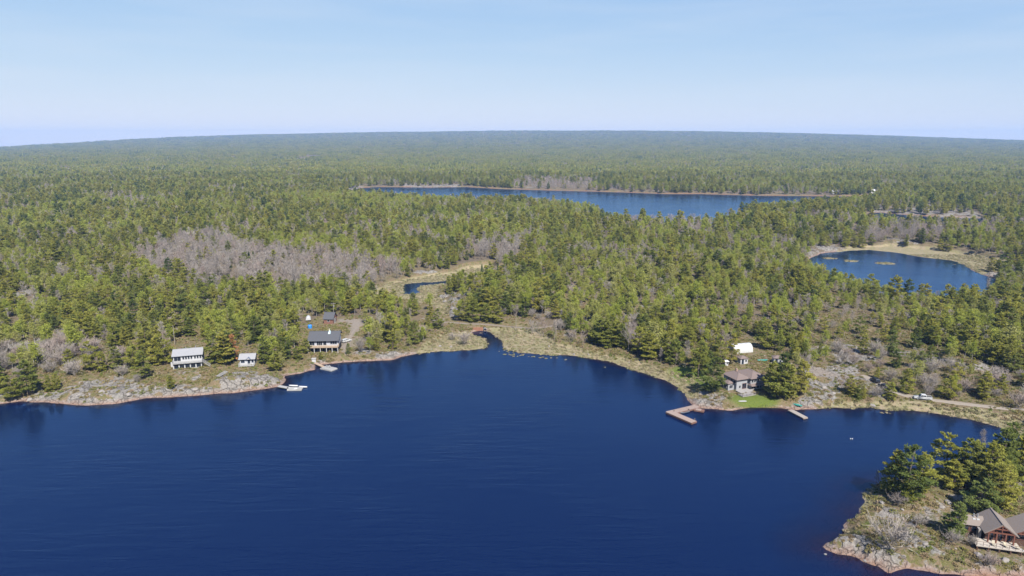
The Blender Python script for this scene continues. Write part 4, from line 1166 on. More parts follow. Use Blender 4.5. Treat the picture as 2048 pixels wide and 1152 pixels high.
for x in (-6.2, -3.5, -0.8): lf.box(x - .1, x + .1, -5.3, -5.1, -3.0, 0.0)
lf.box(-6.2, -0.8, -5.0, -4.9, -2.5, 0.0)
lf.build('deck_base', TIMBER_DARK, M)
railing(M, [(-6.3, -2.7), (-6.3, -5.3), (-0.7, -5.3)], 0.2, 0.9, plain('dark_rail', (0.25, 0.22, 0.21), 0.7), 1.6, 0.4)
MB().box(-1.6, -1.0, 4.6, 5.2, 5.0, 6.9).build('chimney', plain('brick_chimney', (0.32, 0.22, 0.18), 0.9), M)

# ---------------------------------------------------------------- white fabric shelter
p = at(1488, 706)
Q = empty('fabric_shelter', p, R(14)); tag(Q, 'white arched fabric shelter behind the brown hip-roofed house', 'shelter')
n = 16; V, F = [], []
for ix in range(9):
    x = -4.4 + 8.8 * ix / 8
    for k in range(n + 1):
        a = math.pi * k / n
        V.append((x, 2.9 - math.cos(a) * 2.8, max(0, math.sin(a)) ** 0.85 * 3.9 * (1 - 0.012 * (ix % 2)) - 0.5))
for ix in range(8):
    for k in range(n): F.append((ix * (n + 1) + k, ix * (n + 1) + k + 1, (ix + 1) * (n + 1) + k + 1, (ix + 1) * (n + 1) + k))
FAB = plain('white_fabric', (0.44, 0.445, 0.45), 0.5, 0.04)
mesh_obj('cover', V, F, FAB, Q, True)
mesh_obj('end_panel', [V[8 * (n + 1) + k] for k in range(n + 1)], [tuple(range(n + 1))], plain('off_white_fabric', (0.36, 0.365, 0.37)), Q)
mesh_obj('end_panel', [V[k] for k in range(n + 1)], [tuple(range(n + 1))[::-1]], MATS['off_white_fabric'], Q)
for x in (-2.2, 0, 2.2):
    tb = tube([(x, 2.9 - math.cos(math.pi * k / 12) * 2.84, math.sin(math.pi * k / 12) ** 0.85 * 3.94 - 0.5) for k in range(13)], [0.05] * 13, 4)
    mesh_obj('rib', tb[0], tb[1], FAB, Q)

def shed(name, px, py, rz, w, dp, hh, wall, roof, label, door=True, hip=True, rise=0.9):
    o = empty(name, at(px, py), rz); tag(o, label, 'shed')
    MB().box(-w / 2, w / 2, 0, dp, -0.8, hh).build('wall', wall, o)
    hip_roof(o, -w / 2 - .35, w / 2 + .35, -.35, dp + .35, hh, rise, roof)
    if door: window(o, 'f', -w * 0.2, 0, 0.05, 0.8, hh - 0.4, TRIM_BLUE, 'door')
    window(o, 'f', w * 0.25, 0, 0.9, 0.7, 0.8, WHITE)
    return o
shed('shed', 1488, 728, R(12), 3.2, 3.0, 2.3, WHITE, ROOF_BROWN, 'white-walled shed with brown roof in front of the white arched shelter')
shed('shed', 1556, 728, R(-8), 3.4, 3.0, 2.4, GREY_SIDING, ROOF_BROWN, 'grey shed with brown hip roof at the edge of the tall pines')
shed('outhouse', 1453, 732, R(5), 1.3, 1.3, 1.9, WHITE, plain('white_roof', (0.7, 0.7, 0.7)), 'tiny white outhouse under pines left of the white arched shelter', False, True, 0.4)

# ---------------------------------------------------------------- timber lodge on the near point
p = at(1995, 1091)
L = empty('lodge', p, R(-16)); tag(L, 'timber lodge with taupe roofs, red gable trusses and wide pale deck', 'lodge')
STONE = plain('field_stone', (0.24, 0.22, 0.20), 0.95, 0.3, 2.5, bump=0.6)
LZ = 1.2
MB().box(-2.7, 2.7, 0, 6.0, LZ - 3.5, LZ + 2.5).build('wall', TIMBER_DARK, L)
MB().add([(-2.7, 0.0, LZ + 2.5), (2.7, 0.0, LZ + 2.5), (0, 0.0, LZ + 4.4), (-2.7, 0.15, LZ + 2.5), (2.7, 0.15, LZ + 2.5), (0, 0.15, LZ + 4.4)], [(0, 1, 2), (3, 5, 4), (0, 2, 5, 3), (1, 4, 5, 2)]).build('gable_wall', TIMBER_DARK, L)
m = MB(); m.slab([(-3.45, -1.3, LZ + 2.15), (0, -1.3, LZ + 4.7), (0, 6.4, LZ + 4.7), (-3.45, 6.4, LZ + 2.15)], 0.2); m.slab([(0, -1.3, LZ + 4.699), (3.45, -1.3, LZ + 2.15), (3.45, 6.4, LZ + 2.15), (0, 6.4, LZ + 4.699)], 0.2)
rf = m.build('roof', ROOF_TAUPE, L)
MB().bar((0, -1.3, LZ + 4.72), (0, 6.4, LZ + 4.72), 0.3, 0.08).build('ridge_cap', ROOF_TAUPE, rf)
m = MB(); m.slab([(-7.3, 1.6, LZ + 2.1), (-2.2, 1.6, LZ + 2.1), (-2.2, 4.0, LZ + 3.5), (-6.3, 4.0, LZ + 3.5)], 0.18); m.slab([(-7.3, 1.6, LZ + 2.101), (-6.3, 4.0, LZ + 3.501), (-7.3, 6.4, LZ + 2.101)], 0.18); m.slab([(-6.3, 4.0, LZ + 3.499), (-2.2, 4.0, LZ + 3.499), (-2.2, 6.4, LZ + 2.1), (-7.3, 6.4, LZ + 2.1)], 0.18)
rw = m.build('wing_roof', ROOF_TAUPE, L)
for x in (-4.2, -3.4):
    MB().cyl((x, 3.6, LZ + 3.0), 0.14, 1.1, 10).build('stove_pipe', STEEL, rw); MB().box(x - .3, x + .3, 2.95, 3.45, LZ + 2.85, LZ + 3.1).build('flashing', WHITE, rw)
MB().box(-6.8, -2.7, 2.1, 5.9, LZ - 3, LZ + 2.1).build('wing_wall', TIMBER_DARK, L)
for x in (-5.9, -4.4): window(L, 'f', x, 2.1, LZ + 0.5, 1.0, 1.2, TIMBER_RED)
MB().box(-4.0, -3.4, 0.3, 1.5, LZ - 3, LZ + 2.0).build('stone_pier', STONE, L)
tr = MB()
tr.bar((-2.95, -1.15, LZ + 2.25), (-0.02, -1.15, LZ + 4.4), 0.22, 0.26); tr.bar((2.95, -1.15, LZ + 2.25), (0.02, -1.15, LZ + 4.4), 0.22, 0.26)
tr.bar((-2.5, -1.16, LZ + 2.45), (2.5, -1.16, LZ + 2.45), 0.2, 0.26); tr.bar((-1.2, -1.14, LZ + 3.4), (1.2, -1.14, LZ + 3.4), 0.2, 0.22); tr.bar((0, -1.17, LZ + 2.45), (0, -1.17, LZ + 4.3), 0.18, 0.2)
tr.build('truss', TIMBER_RED, L)
for x in (-2.5, -0.9, 0.9, 2.5): MB().box(x - .13, x + .13, -1.28, -1.0, LZ, LZ + 2.35).build('column', TIMBER_RED, L)
for x in (-1.75, 0, 1.75): window(L, 'f', x, 0, LZ + 0.15, 1.3, 2.0, TIMBER_RED, 'glass_door', 1)
window(L, 'f', -0.75, 0, LZ + 2.65, 1.1, 0.65, TIMBER_RED); window(L, 'f', 0.75, 0, LZ + 2.65, 1.1, 0.65, TIMBER_RED)
# wing to the right, partly out of the picture
MB().box(2.71, 11, 1.2, 6.0, LZ - 3, LZ + 2.3).build('wing_wall', TIMBER_DARK, L)
m = MB(); m.slab([(2.6, 0.0, LZ + 2.0), (6.8, 0.0, LZ + 4.5), (6.8, 6.4, LZ + 4.5), (2.6, 6.4, LZ + 2.0)], 0.18); m.slab([(6.8, 0.0, LZ + 4.499), (11.2, 0.0, LZ + 2.0), (11.2, 6.4, LZ + 2.0), (6.8, 6.4, LZ + 4.499)], 0.18)
m.build('wing_roof', ROOF_TAUPE, L)
MB().bar((3.4, 0.1, LZ + 2.3), (6.8, 0.1, LZ + 4.25), 0.2, 0.24).bar((10.2, 0.1, LZ + 2.3), (6.8, 0.1, LZ + 4.25), 0.2, 0.24).bar((3.7, 0.1, LZ + 2.3), (10, 0.1, LZ + 2.3), 0.2, 0.24).build('truss', TIMBER_RED, L)
window(L, 'f', 4.7, 1.2, LZ + 0.4, 1.6, 1.6, TIMBER_RED, mull=1); window(L, 'f', 7.2, 1.2, LZ + 0.4, 1.6, 1.6, TIMBER_RED, mull=1)
MB().box(-5.4, 3.6, -3.4, 0, LZ - 0.22, LZ).build('deck', plain('cream_deck', (0.40, 0.36, 0.315), 0.8, 0.1, 1.2), L)
m = MB()
for x in (-5.1, -2.9, -0.8, 1.4, 3.4): m.box(x - .12, x + .12, -3.3, -3.05, LZ - 4.5, LZ - 0.22)
m.box(-5.2, 3.4, -2.4, -2.2, LZ - 4.5, LZ - 0.22)
m.build('deck_base', TIMBER_DARK, L)
gr = MB()
for (ax, ay), (bx, by) in zip([(-5.3, 0), (-5.3, -3.3), (3.5, -3.3)], [(-5.3, -3.3), (3.5, -3.3), (3.5, -1.2)]): gr.bar((ax, ay, LZ + 0.98), (bx, by, LZ + 0.98), 0.07, 0.05)
rl = gr.build('railing', plain('bronze_rail', (0.16, 0.12, 0.10), 0.5), L)
for i in range(8): x = -5.3 + 8.8 * i / 7; MB().box(x - .04, x + .04, -3.34, -3.26, LZ, LZ + 0.98).build('post', MATS['bronze_rail'], rl)
for i in range(12): MB().box(3.7 + i * 0.28, 3.98 + i * 0.28, -3.2 - i * 0.1, -1.9 - i * 0.1, LZ - 0.2 - i * 0.2, LZ - 0.1 - i * 0.2).build('step', DECK_GREY, L)
for k, (x, y) in enumerate(((-1.8, -2.6), (0.6, -2.5), (2.8, -2.7))):
    ch = empty('deck_chair', L.matrix_basis @ Vector((x, y, LZ)), R(-16 + 30 * k)); tag(ch, ['pale deck chair at the stone pier end of the lodge deck', 'pale deck chair at the middle of the lodge deck', 'pale deck chair by the stairs end of the lodge deck'][k], 'chair', 'chairs on the lodge deck')
    MB().box(-.3, .3, -.3, .3, .36, .42).build('seat', MATS['cream_chimney'], ch); MB().bar((0, .28, .42), (0, .5, 1.0), .6, .05).build('backrest', MATS['cream_chimney'], ch)
    for sx in (-.27, .27):
        for sy in (-.27, .27): MB().box(sx - .03, sx + .03, sy - .03, sy + .03, 0, .36).build('leg', MATS['cream_chimney'], ch)

# small far pond glinting in the forest
fz = max(H(fpx + dx, fpy + dy) for dx in (-30, 0, 30) for dy in (-60, 0, 60)) + 0.6
V = [(fpx + math.cos(a * math.pi / 14) * 27 * (1 + 0.15 * math.sin(a * 2.3)), fpy + math.sin(a * math.pi / 14) * 75, fz) for a in range(28)]
o = mesh_obj('pond', V, [tuple(range(28))], WATER_MAT); tag(o, kind='structure')

# ---------------------------------------------------------------- docks
def W2(px, py, z=0.0):
    x, y = pix(px, py, z); return Vector((x, y, z))

def arm(root, a, b, w, z, th, mat, name='deck', over=0.0):
    """a run of planked dock between two points of the water"""
    a, b = Vector(a), Vector(b); t = (b - a); t.z = 0; t.normalize(); s = Vector((-t.y, t.x, 0)) * (w / 2)
    a = a - t * over; b = b + t * over
    V = [a - s, b - s, b + s, a + s]; za, zb = a.z, b.z
    m = MB(); m.add([(p.x, p.y, p.z) for p in V] + [(p.x, p.y, p.z - th) for p in V], [(0, 1, 2, 3), (7, 6, 5, 4), (0, 4, 5, 1), (1, 5, 6, 2), (2, 6, 7, 3), (3, 7, 4, 0)])
    return m.build(name, mat, root)

def dock_planks(root, a, b, w, step, mat):
    """cross boards standing a finger proud of the deck with open joints"""
    a, b = Vector(a), Vector(b); t = (b - a); Ln = t.length; t.normalize(); h = Vector((t.x, t.y, 0)).normalized(); s = Vector((-h.y, h.x, 0))
    n = int(Ln / step)
    me = None
    ang = math.atan2(h.y, h.x)
    for i in range(n):
        c = a + t * (step * (i + 0.5))
        if me is None:
            o = MB().box(-step * 0.45, step * 0.45, -w / 2 - 0.05, w / 2 + 0.05, 0.002, 0.05).build('plank', mat, root); me = o.data
        else:
            o = bpy.data.objects.new('plank', me); C.objects.link(o); o.parent = root
        o.location = c - root.location; o.rotation_euler = (0, 0, ang)

# L-shaped dock in front of the brown-roofed house
rt = empty('dock', W2(1345, 825, 0)); tag(rt, 'large L-shaped pinkish wooden dock with a boat in its crook', 'dock')
def local(v): return v - rt.location
zt = 0.75
c0, c1, c2 = W2(1342, 824.5, zt), W2(1391, 813, zt), W2(1383, 842, zt)
c0.z = c1.z = c2.z = zt
SIDE = plain('rusty_dock_side', (0.16, 0.085, 0.065), 0.8, 0.2)
for a, b in ((c0, c1), (c0, c2)):
    arm(rt, local(a), local(b), 2.6, zt, 0.55, SIDE, 'float', 1.2)
    t_ = (b - a).normalized(); dock_planks(rt, a - t_ * 1.2, b + t_ * 1.2, 2.6, 0.6, DECK_PINK)
a_ = W2(1392, 818.5, 0.7); b_ = W2(1405, 820.5, 0.7)
arm(rt, local(a_), local(b_), 1.7, 0.7, 0.5, SIDE, 'float', 0.6); dock_planks(rt, a_, b_, 1.7, 0.6, DECK_PINK)
for q in (c0, c1, c2): MB().cyl(tuple(local(q) + Vector((1.2, 0.6, -2.2))), 0.13, 2.9, 8).build('piling', plain('piling_wood', (0.22, 0.17, 0.13)), rt)

# short dock by the right-hand pines
rt = empty('dock', W2(1597, 829, 0)); tag(rt, 'short straight wooden dock below the right-hand group of pines', 'dock')
a_, b_ = W2(1583, 821, 0.6), W2(1608, 834, 0.6)
arm(rt, local(a_), local(b_), 1.9, 0.6, 0.4, plain('grey_brown_side', (0.27, 0.22, 0.19)), 'float', 0.8); dock_planks(rt, a_, b_ + (b_ - a_).normalized() * .7, 1.9, 0.6, plain('weathered_boards', (0.30, 0.27, 0.245)))

# dock below the bunkhouse, with white boats
rt = empty('dock', W2(585, 775, 0)); tag(rt, 'grey dock with gangway off the rocky left point, boats alongside', 'dock')
a_, b_, e_ = W2(557, 771.5, 0.9), W2(579, 775.5, 0.55), W2(603, 776.5, 0.55)
arm(rt, local(a_), local(b_), 1.6, 0.7, 0.2, DECK_GREY, 'gangway')
arm(rt, local(W2(577, 777, 0.55)), local(e_), 2.4, 0.55, 0.5, plain('grey_float_side', (0.35, 0.34, 0.33)), 'float', 0.3); dock_planks(rt, W2(577, 777, 0.55), e_, 2.4, 0.6, DECK_GREY)
# dock below the charcoal-roofed house
rt = empty('dock', W2(655, 736, 0)); tag(rt, 'small grey floating dock with gangway below the charcoal-roofed house', 'dock')
a_, b_ = W2(630, 725.5, 1.2), W2(649, 734, 0.5)
arm(rt, local(a_), local(b_), 1.3, 1, 0.18, DECK_TAN, 'gangway')
a_, b_ = W2(647, 734, 0.5), W2(668, 738.5, 0.5)
arm(rt, local(a_), local(b_), 3.6, 0.5, 0.45, MATS['grey_float_side'], 'float', 0.2); dock_planks(rt, a_, b_, 3.6, 0.6, DECK_GREY)
# lodge landing at the lower right edge
rt = empty('dock', W2(2040, 1146, 0)); tag(rt, 'pale grey landing stage below the timber lodge at picture corner', 'dock')
a_, b_ = W2(2024, 1149, 0.8), W2(2100, 1150, 0.8)
arm(rt, local(a_), local(b_), 3.4, 0.8, 0.5, plain('pale_float_side', (0.4, 0.4, 0.4)), 'float'); dock_planks(rt, a_, b_, 3.4, 0.6, plain('pale_boards', (0.38, 0.375, 0.37)))

def chair(loc, rz, label):
    ch = empty('chair', loc, rz); tag(ch, label, 'chair', 'white chairs on the small grey dock')
    MB().box(-.32, .32, -.32, .32, .36, .42).build('seat', WHITE, ch); MB().bar((0, .28, .42), (0, .55, 1.15), .62, .06).build('backrest', WHITE, ch)
    for sx in (-.28, .28): MB().box(sx - .05, sx + .05, -.3, .3, .6, .65).build('armrest', WHITE, ch)
    for sx in (-.28, .28):
        for sy in (-.28, .28): MB().box(sx - .035, sx + .035, sy - .035, sy + .035, 0, .6 if sy < 0 else .36).build('leg', WHITE, ch)
chair(W2(655, 734.5, 0.55), R(150), 'white chair nearer the gangway on the small grey dock'); chair(W2(660, 735, 0.55), R(175), 'white chair nearer the open end of the small grey dock')

# ---------------------------------------------------------------- boats
def hull(name, root, Ln, beam, depth, mat, flat=0.25, nose=2.2):
    """an open hull lofted along x"""
    n, k = 11, 9; V, F = [], []
    for i in range(n):
        u = -1 + 2 * i / (n - 1); w = beam / 2 * (1 - max(0, (u - flat) / (1 - flat)) ** nose) * (1 - 0.12 * max(0, -u)); w = max(w, 0.02)
        rise = 0.25 * depth * max(0, u) ** 2
        for q in range(k):
            a = math.pi * q / (k - 1); V.append((u * Ln / 2, -math.cos(a) * w, depth * (1 - math.sin(a) ** 0.6) + rise * (1 - math.sin(a) * 0.6)))
    for i in range(n - 1):
        for q in range(k - 1): F.append((i * k + q, i * k + q + 1, (i + 1) * k + q + 1, (i + 1) * k + q))
    F.append(tuple(range(k)))
    o = mesh_obj(name, V, F, mat, root, True)
    sm = o.modifiers.new('shell', 'SOLIDIFY'); sm.thickness = 0.05
    return o

def motorboat(loc, rz, mat, label, Ln=4.6, canopy=False):
    b = empty('boat', loc, rz); tag(b, label, 'boat')
    hull('hull', b, Ln, 1.8, 0.75, mat)
    for x in (-0.9, 0.4): MB().box(x - .2, x + .2, -.72, .72, .38, .46).build('bench', WHITE, b)
    MB().box(-Ln / 2 - .35, -Ln / 2 + .05, -.2, .2, .15, 1.1).build('outboard_motor', BLACK, b)
    if canopy: MB().box(0.5, Ln * 0.42, -.6, .6, .62, .74).build('foredeck', WHITE, b)
    return b
motorboat(W2(1367, 825.5, 0.0) + Vector((0, 0, -0.12)), R(205), plain('dark_hull', (0.10, 0.11, 0.13), 0.4), 'small dark-hulled motorboat in the crook of L-shaped dock', 4.0)
PALE = plain('pale_hull', (0.50, 0.51, 0.52), 0.4)
motorboat(W2(586, 780, 0) + Vector((0, 0, -0.1)), R(-2), PALE, 'pale motorboat on the near side of grey left dock', 3.6, True)
def canoe(loc, rz, mat, label, Ln=4.4, flip=False):
    c = empty('canoe', loc, rz); tag(c, label, 'canoe')
    n, k = 13, 9; V, F = [], []
    for i in range(n):
        u = -1 + 2 * i / (n - 1); w = 0.43 * (1 - abs(u) ** 2.3) + 0.015; z1 = 0.40 + 0.2 * abs(u) ** 4
        for q in range(k):
            a = math.pi * q / (k - 1); z = z1 * (1 - math.sin(a) ** 0.7)
            V.append((u * Ln / 2, -math.cos(a) * w, (0.6 - z) if flip else z))
    for i in range(n - 1):
        for q in range(k - 1): F.append((i * k + q, i * k + q + 1, (i + 1) * k + q + 1, (i + 1) * k + q))
    o = mesh_obj('hull', V, F, mat, c, True); sm = o.modifiers.new('shell', 'SOLIDIFY'); sm.thickness = 0.03
    for x in (-0.9, 0.0, 0.9): MB().box(x - .08, x + .08, -.36, .36, .33, .37).build('thwart', DECK_TAN, c)
    return c
canoe(W2(587, 773, 0) + Vector((0, 0, 0.0)), R(-6), WHITE, 'white kayak afloat on the far side of grey left dock', 3.6, True)
canoe(W2(606, 775.3, 0) + Vector((0, 0, 0.0)), R(-8), WHITE, 'white kayak afloat off the outer end of grey left dock', 3.4, True)
TEAL = plain('teal_plastic', (0.03, 0.22, 0.19), 0.4, 0.1)
canoe(at(1525, 722, 0.02), R(4), TEAL, 'teal green canoe on the grass between the two sheds', 4.4, True)
canoe(at(1595, 812, 0.05), R(-35), TEAL, 'teal canoe lying on shoreline rocks above the short straight dock', 3.0, True)

# long white board on the lawn
b = empty('paddle_board', at(1485, 803.5, 0.06), R(2)); tag(b, 'long white board lying on the lawn by the shore', 'board')
V, F = [], []
for zz in (0.10, 0.24):
    for i in range(20):
        a = 2 * math.pi * i / 20; V.append((1.45 * math.copysign(abs(math.cos(a)) ** 0.7, math.cos(a)), 0.38 * math.copysign(abs(math.sin(a)) ** 0.7, math.sin(a)), zz))
F = [tuple(range(20))[::-1], tuple(range(20, 40))] + [(i, (i + 1) % 20, 20 + (i + 1) % 20, 20 + i) for i in range(20)]
mesh_obj('board', V, F, WHITE, b); MB().box(-1.2, -0.9, -.02, .02, 0, .1).build('fin', BLACK, b)

# ---------------------------------------------------------------- vehicles
GLASS = pane_mat()
def wheel(root, x, y, r=0.37):
    s = 1 if y > 0 else -1
    n = 16; V, F = [], []
    def ring(rr, yy): return [(x + math.cos(2 * math.pi * k / n) * rr, yy, r + math.sin(2 * math.pi * k / n) * rr) for k in range(n)]
    V = ring(r, y - .11) + ring(r, y + .11); F = [(k, (k + 1) % n, n + (k + 1) % n, n + k) for k in range(n)] + [tuple(range(n)), tuple(range(n, 2 * n))[::-1]]
    w = mesh_obj('wheel', V, F, BLACK, root)
    V = ring(r * .62, y + s * .105) + ring(r * .5, y + s * .125); F = [(k, (k + 1) % n, n + (k + 1) % n, n + k) for k in range(n)] + [tuple(range(n, 2 * n))]
    mesh_obj('rim', V, F, STEEL, w)

def shell(name, prof, w, mat, root, tumble=0.0, z_waist=1.0):
    """a body pressed from a side profile, its upper part leaning in"""
    n = len(prof); V = []
    for s in (-1, 1):
        for x, z in prof: V.append((x, s * (w / 2 - tumble * max(0, z - z_waist)), z))
    F = [tuple(range(n)), tuple(range(n, 2 * n))[::-1]] + [(k, n + k, n + (k + 1) % n, (k + 1) % n) for k in range(n)]
    o = mesh_obj(name, V, F, mat, root)
    bv = o.modifiers.new('edges', 'BEVEL'); bv.width = 0.06; bv.segments = 2; bv.limit_method = 'ANGLE'
    return o

def pickup(loc, rz, paint, label):
    t = empty('pickup_truck', loc, rz); tag(t, label, 'pickup')
    shell('body', [(-2.8, .45), (-2.8, 1.12), (-2.72, 1.15), (-0.55, 1.15), (1.2, 1.12), (2.45, 1.02), (2.8, .85), (2.82, .45)], 1.95, paint, t)
    c = shell('cab', [(-1.05, 1.10), (-0.95, 1.86), (-0.75, 1.92), (0.55, 1.90), (1.35, 1.12)], 1.86, paint, t, 0.22, 1.1)
    MB().box(-2.68, -1.1, -.82, .82, 1.152, 1.17).build('bed', BLACK, t)
    for s in (-1, 1): MB().box(-2.75, -1.1, s * .9 - .06, s * .9 + .06, 1.14, 1.34).build('bed_side', paint, t)
    MB().box(-2.79, -2.70, -.84, .84, 1.14, 1.34).build('tailgate', paint, t)
    for s in (-1, 1):
        y = s * 0.872
        for pts in ([(-0.85, 1.25), (-0.8, 1.76), (-0.15, 1.78), (-0.15, 1.25)], [(-0.05, 1.25), (-0.05, 1.78), (0.5, 1.76), (1.02, 1.25)]):
            V = [(x, s * (.945 - .22 * (z - 1.1)), z) for x, z in pts]; mesh_obj('side_window', V, [tuple(range(4))], GLASS, c)
    mesh_obj('windshield', [(1.28, -.8, 1.22), (1.28, .8, 1.22), (.66, .7, 1.84), (.66, -.7, 1.84)], [(0, 1, 2, 3)], GLASS, c)
    for x in (-1.75, 1.75):
        for y in (-.9, .9): wheel(t, x, y, .40)
    for s in (-1, 1): MB().box(2.74, 2.84, s * .72 - .18, s * .72 + .18, .72, .9).build('headlight', plain('lamp_glass', (0.7, 0.7, 0.7), 0.2), t)
    MB().box(2.76, 2.92, -.95, .95, .42, .62).build('bumper', STEEL, t); MB().box(-2.92, -2.78, -.95, .95, .45, .62).build('bumper', STEEL, t)
    return t

def suv(loc, rz, paint, label, name='car', h=1.72, Ln=4.6):
    t = empty(name, loc, rz); tag(t, label, 'car'); k = Ln / 4.6
    shell('body', [(-2.28 * k, .38), (-2.3 * k, .98), (-2.0 * k, 1.03), (1.05 * k, 1.03), (2.0 * k, .94), (2.28 * k, .74), (2.3 * k, .38)], 1.84, paint, t)
    c = shell('cabin', [(-2.22 * k, 1.0), (-1.95 * k, h - .08), (-1.6 * k, h), (0.3 * k, h - .03), (1.15 * k, 1.0)], 1.76, paint, t, 0.25, 1.0)
    for s in (-1, 1):
        for pts in ([(-1.95, 1.1), (-1.8, h - .16), (-1.1, h - .14), (-1.1, 1.1)], [(-1.0, 1.1), (-1.0, h - .14), (-.15, h - .15), (-.15, 1.1)], [(-.05, 1.1), (-.05, h - .15), (.25, h - .17), (.88, 1.1)]):
            mesh_obj('side_window', [(x * k, s * (.895 - .25 * (z - 1.0)), z) for x, z in pts], [(0, 1, 2, 3)], GLASS, c)
    mesh_obj('windshield', [(1.13 * k, -.76, 1.07), (1.13 * k, .76, 1.07), (.42 * k, .66, h - .10), (.42 * k, -.66, h - .10)], [(0, 1, 2, 3)], GLASS, c)
    mesh_obj('rear_window', [(-2.24 * k, -.7, 1.12), (-2.24 * k, .7, 1.12), (-2.03 * k, .62, h - .14), (-2.03 * k, -.62, h - .14)], [(3, 2, 1, 0)], GLASS, c)
    for x in (-1.4 * k, 1.4 * k):
        for y in (-.84, .84): wheel(t, x, y, .35)
    for s in (-1, 1): MB().box(2.22 * k, 2.33 * k, s * .62 - .2, s * .62 + .2, .68, .82).build('headlight', plain('lamp_glass', (0.7, 0.7, 0.7), 0.2), t)
    return t
CARWHITE = plain('white_car_paint', (0.46, 0.465, 0.47), 0.25, 0.02, 1, 0, 0.5)
CARNAVY = plain('navy_car_paint', (0.018, 0.020, 0.034), 0.25, 0.05, 1, 0, 0.5)
def road_dir(i, px, py):
    path = ROADS[i][0]; q = at(px, py); k = min(range(len(path) - 1), key=lambda j: (Vector(path[j]) + Vector(path[j + 1])).lerp(Vector((0, 0)), 0.5).length_squared if False else ((path[j][0] + path[j + 1][0]) / 2 - q.x) ** 2 + ((path[j][1] + path[j + 1][1]) / 2 - q.y) ** 2)
    return math.atan2(path[k + 1][1] - path[k][1], path[k + 1][0] - path[k][0])
pickup(at(1845, 799, 0.06), road_dir(0, 1845, 797), CARWHITE, 'white pickup truck driving on the gravel road')
suv(at(1767, 776, 0.06), road_dir(0, 1767, 775), CARNAVY, 'dark navy car nearer the water on the gravel track')
suv(at(1750, 764, 0.06), road_dir(0, 1750, 763), plain('black_car_paint', (0.014, 0.014, 0.018), 0.3, 0.05, 1, 0, 0.5), 'dark car parked further up the gravel track under a small pine')
suv(at(693, 684, 0.05), R(48), CARWHITE, 'white car parked beside the charcoal-roofed house', 'car', 1.6, 4.4)

# wrapped boat and blue tank behind the charcoal-roofed house
o = empty('wrapped_boat', at(617, 640), R(105)); tag(o, 'boat wrapped in white film standing behind the charcoal-roofed house', 'boat')
V, F = [], []
for i in range(9):
    u = -1 + 2 * i / 8; w = 1.2 * (1 - max(0, u) ** 2.2) + .05; h1 = 2.2 - 0.5 * u * u
    for a in range(9):
        an = math.pi * a / 8; V.append((u * 3.2, -math.cos(an) * w, 0.7 + (math.sin(an) ** .8) * (h1 - .7)))
for i in range(8):
    for a in range(8): F.append((i * 9 + a, (i + 1) * 9 + a, (i + 1) * 9 + a + 1, i * 9 + a + 1))
F += [tuple(range(9)), tuple(range(72, 81))[::-1], tuple(i * 9 for i in range(9)) + tuple(i * 9 + 8 for i in range(8, -1, -1))]
mesh_obj('cover', V, F, FAB, o); MB().box(-2.6, 1.8, -.7, -.5, .2, .75).box(-2.6, 1.8, .5, .7, .2, .75).build('cradle', STEEL, o)
for y in (-.8, .8): wheel(o, -1.0, y, .35)
o = empty('tank', at(620, 656)); tag(o, 'round bright blue domed tank behind the charcoal-roofed house', 'tank')
BLUE = plain('blue_plastic', (0.03, 0.20, 0.58), 0.4, 0.1)
MB().cyl((0, 0, -.3), 1.0, 1.5, 20).build('shell', BLUE, o); V, F = [], []
for j in range(5):
    a = j / 4 * math.pi / 2
    for k in range(20): V.append((math.cos(k * .31416) * 1.0 * math.cos(a), math.sin(k * .31416) * 1.0 * math.cos(a), 1.2 + math.sin(a) * .55))
for j in range(4):
    for k in range(20): F.append((j * 20 + k, j * 20 + (k + 1) % 20, (j + 1) * 20 + (k + 1) % 20, (j + 1) * 20 + k))
dm = mesh_obj('dome', V, F, BLUE, o, True); MB().cyl((0, 0, 1.72), .22, .14, 12).build('lid', BLACK, dm)

# pump house at the head of the small dock
o = empty('pump_box', at(628, 723), R(10)); tag(o, 'white pump box at the head of the small grey dock', 'box')
MB().box(-.8, .8, -.6, .6, -.3, 1.2).build('body', WHITE, o); MB().slab([(-.95, -.75, 1.2), (.95, -.75, 1.2), (.95, .75, 1.45), (-.95, .75, 1.45)], .08).build('lid', CONCRETE, o)
# wooden steps below the white cottage
o = empty('wooden_steps', at(452, 746), R(-35)); tag(o, 'short flight of grey wooden steps down the rocks below the cottages', 'steps')
me = None
for i in range(8):
    if me is None: q = MB().box(-.9, .9, -.18, .18, -.06, .02).build('step', DECK_GREY, o); me = q.data
    else: q = bpy.data.objects.new('step', me); C.objects.link(q); q.parent = o
    q.location = (0, -i * .5, .7 - i * .14)
for s in (-.85, .85): MB().bar((s, .3, .6), (s, -3.8, -.45), .1, .2).build('stringer', DECK_GREY, o)

# culvert and crib wall where the stream leaves the causeway
o = empty('culvert', at(957, 662), R(8)); tag(o, 'rusty timber crib wall with round culvert under the causeway track', 'culvert')
RUST = plain('rusty_timber', (0.26, 0.13, 0.085), 0.9, 0.25, 2)
me = None
for i in range(6):
    q = MB().box(-3.6, 2.2, -.15 + .12 * i, .15 + .12 * i, -.3 + i * .34, .0 + i * .34).build('timber', RUST, o)
for x in (-3.2, -.6, 2.0): MB().bar((x, -.25, -.5), (x, .55, 2.2), .22).build('upright', RUST, o)
n = 20; V, F = [], []
for yy in (-1.0, 3.0):
    for r_ in (0.75, 0.68):
        for k in range(n): V.append((3.2 + math.cos(2 * math.pi * k / n) * r_, yy, .65 + math.sin(2 * math.pi * k / n) * r_))
for k in range(n):
    j = (k + 1) % n
    F += [(k, j, 2 * n + j, 2 * n + k), (n + k, 3 * n + k, 3 * n + j, n + j), (k, n + k, n + j, j), (2 * n + k, 2 * n + j, 3 * n + j, 3 * n + k)]
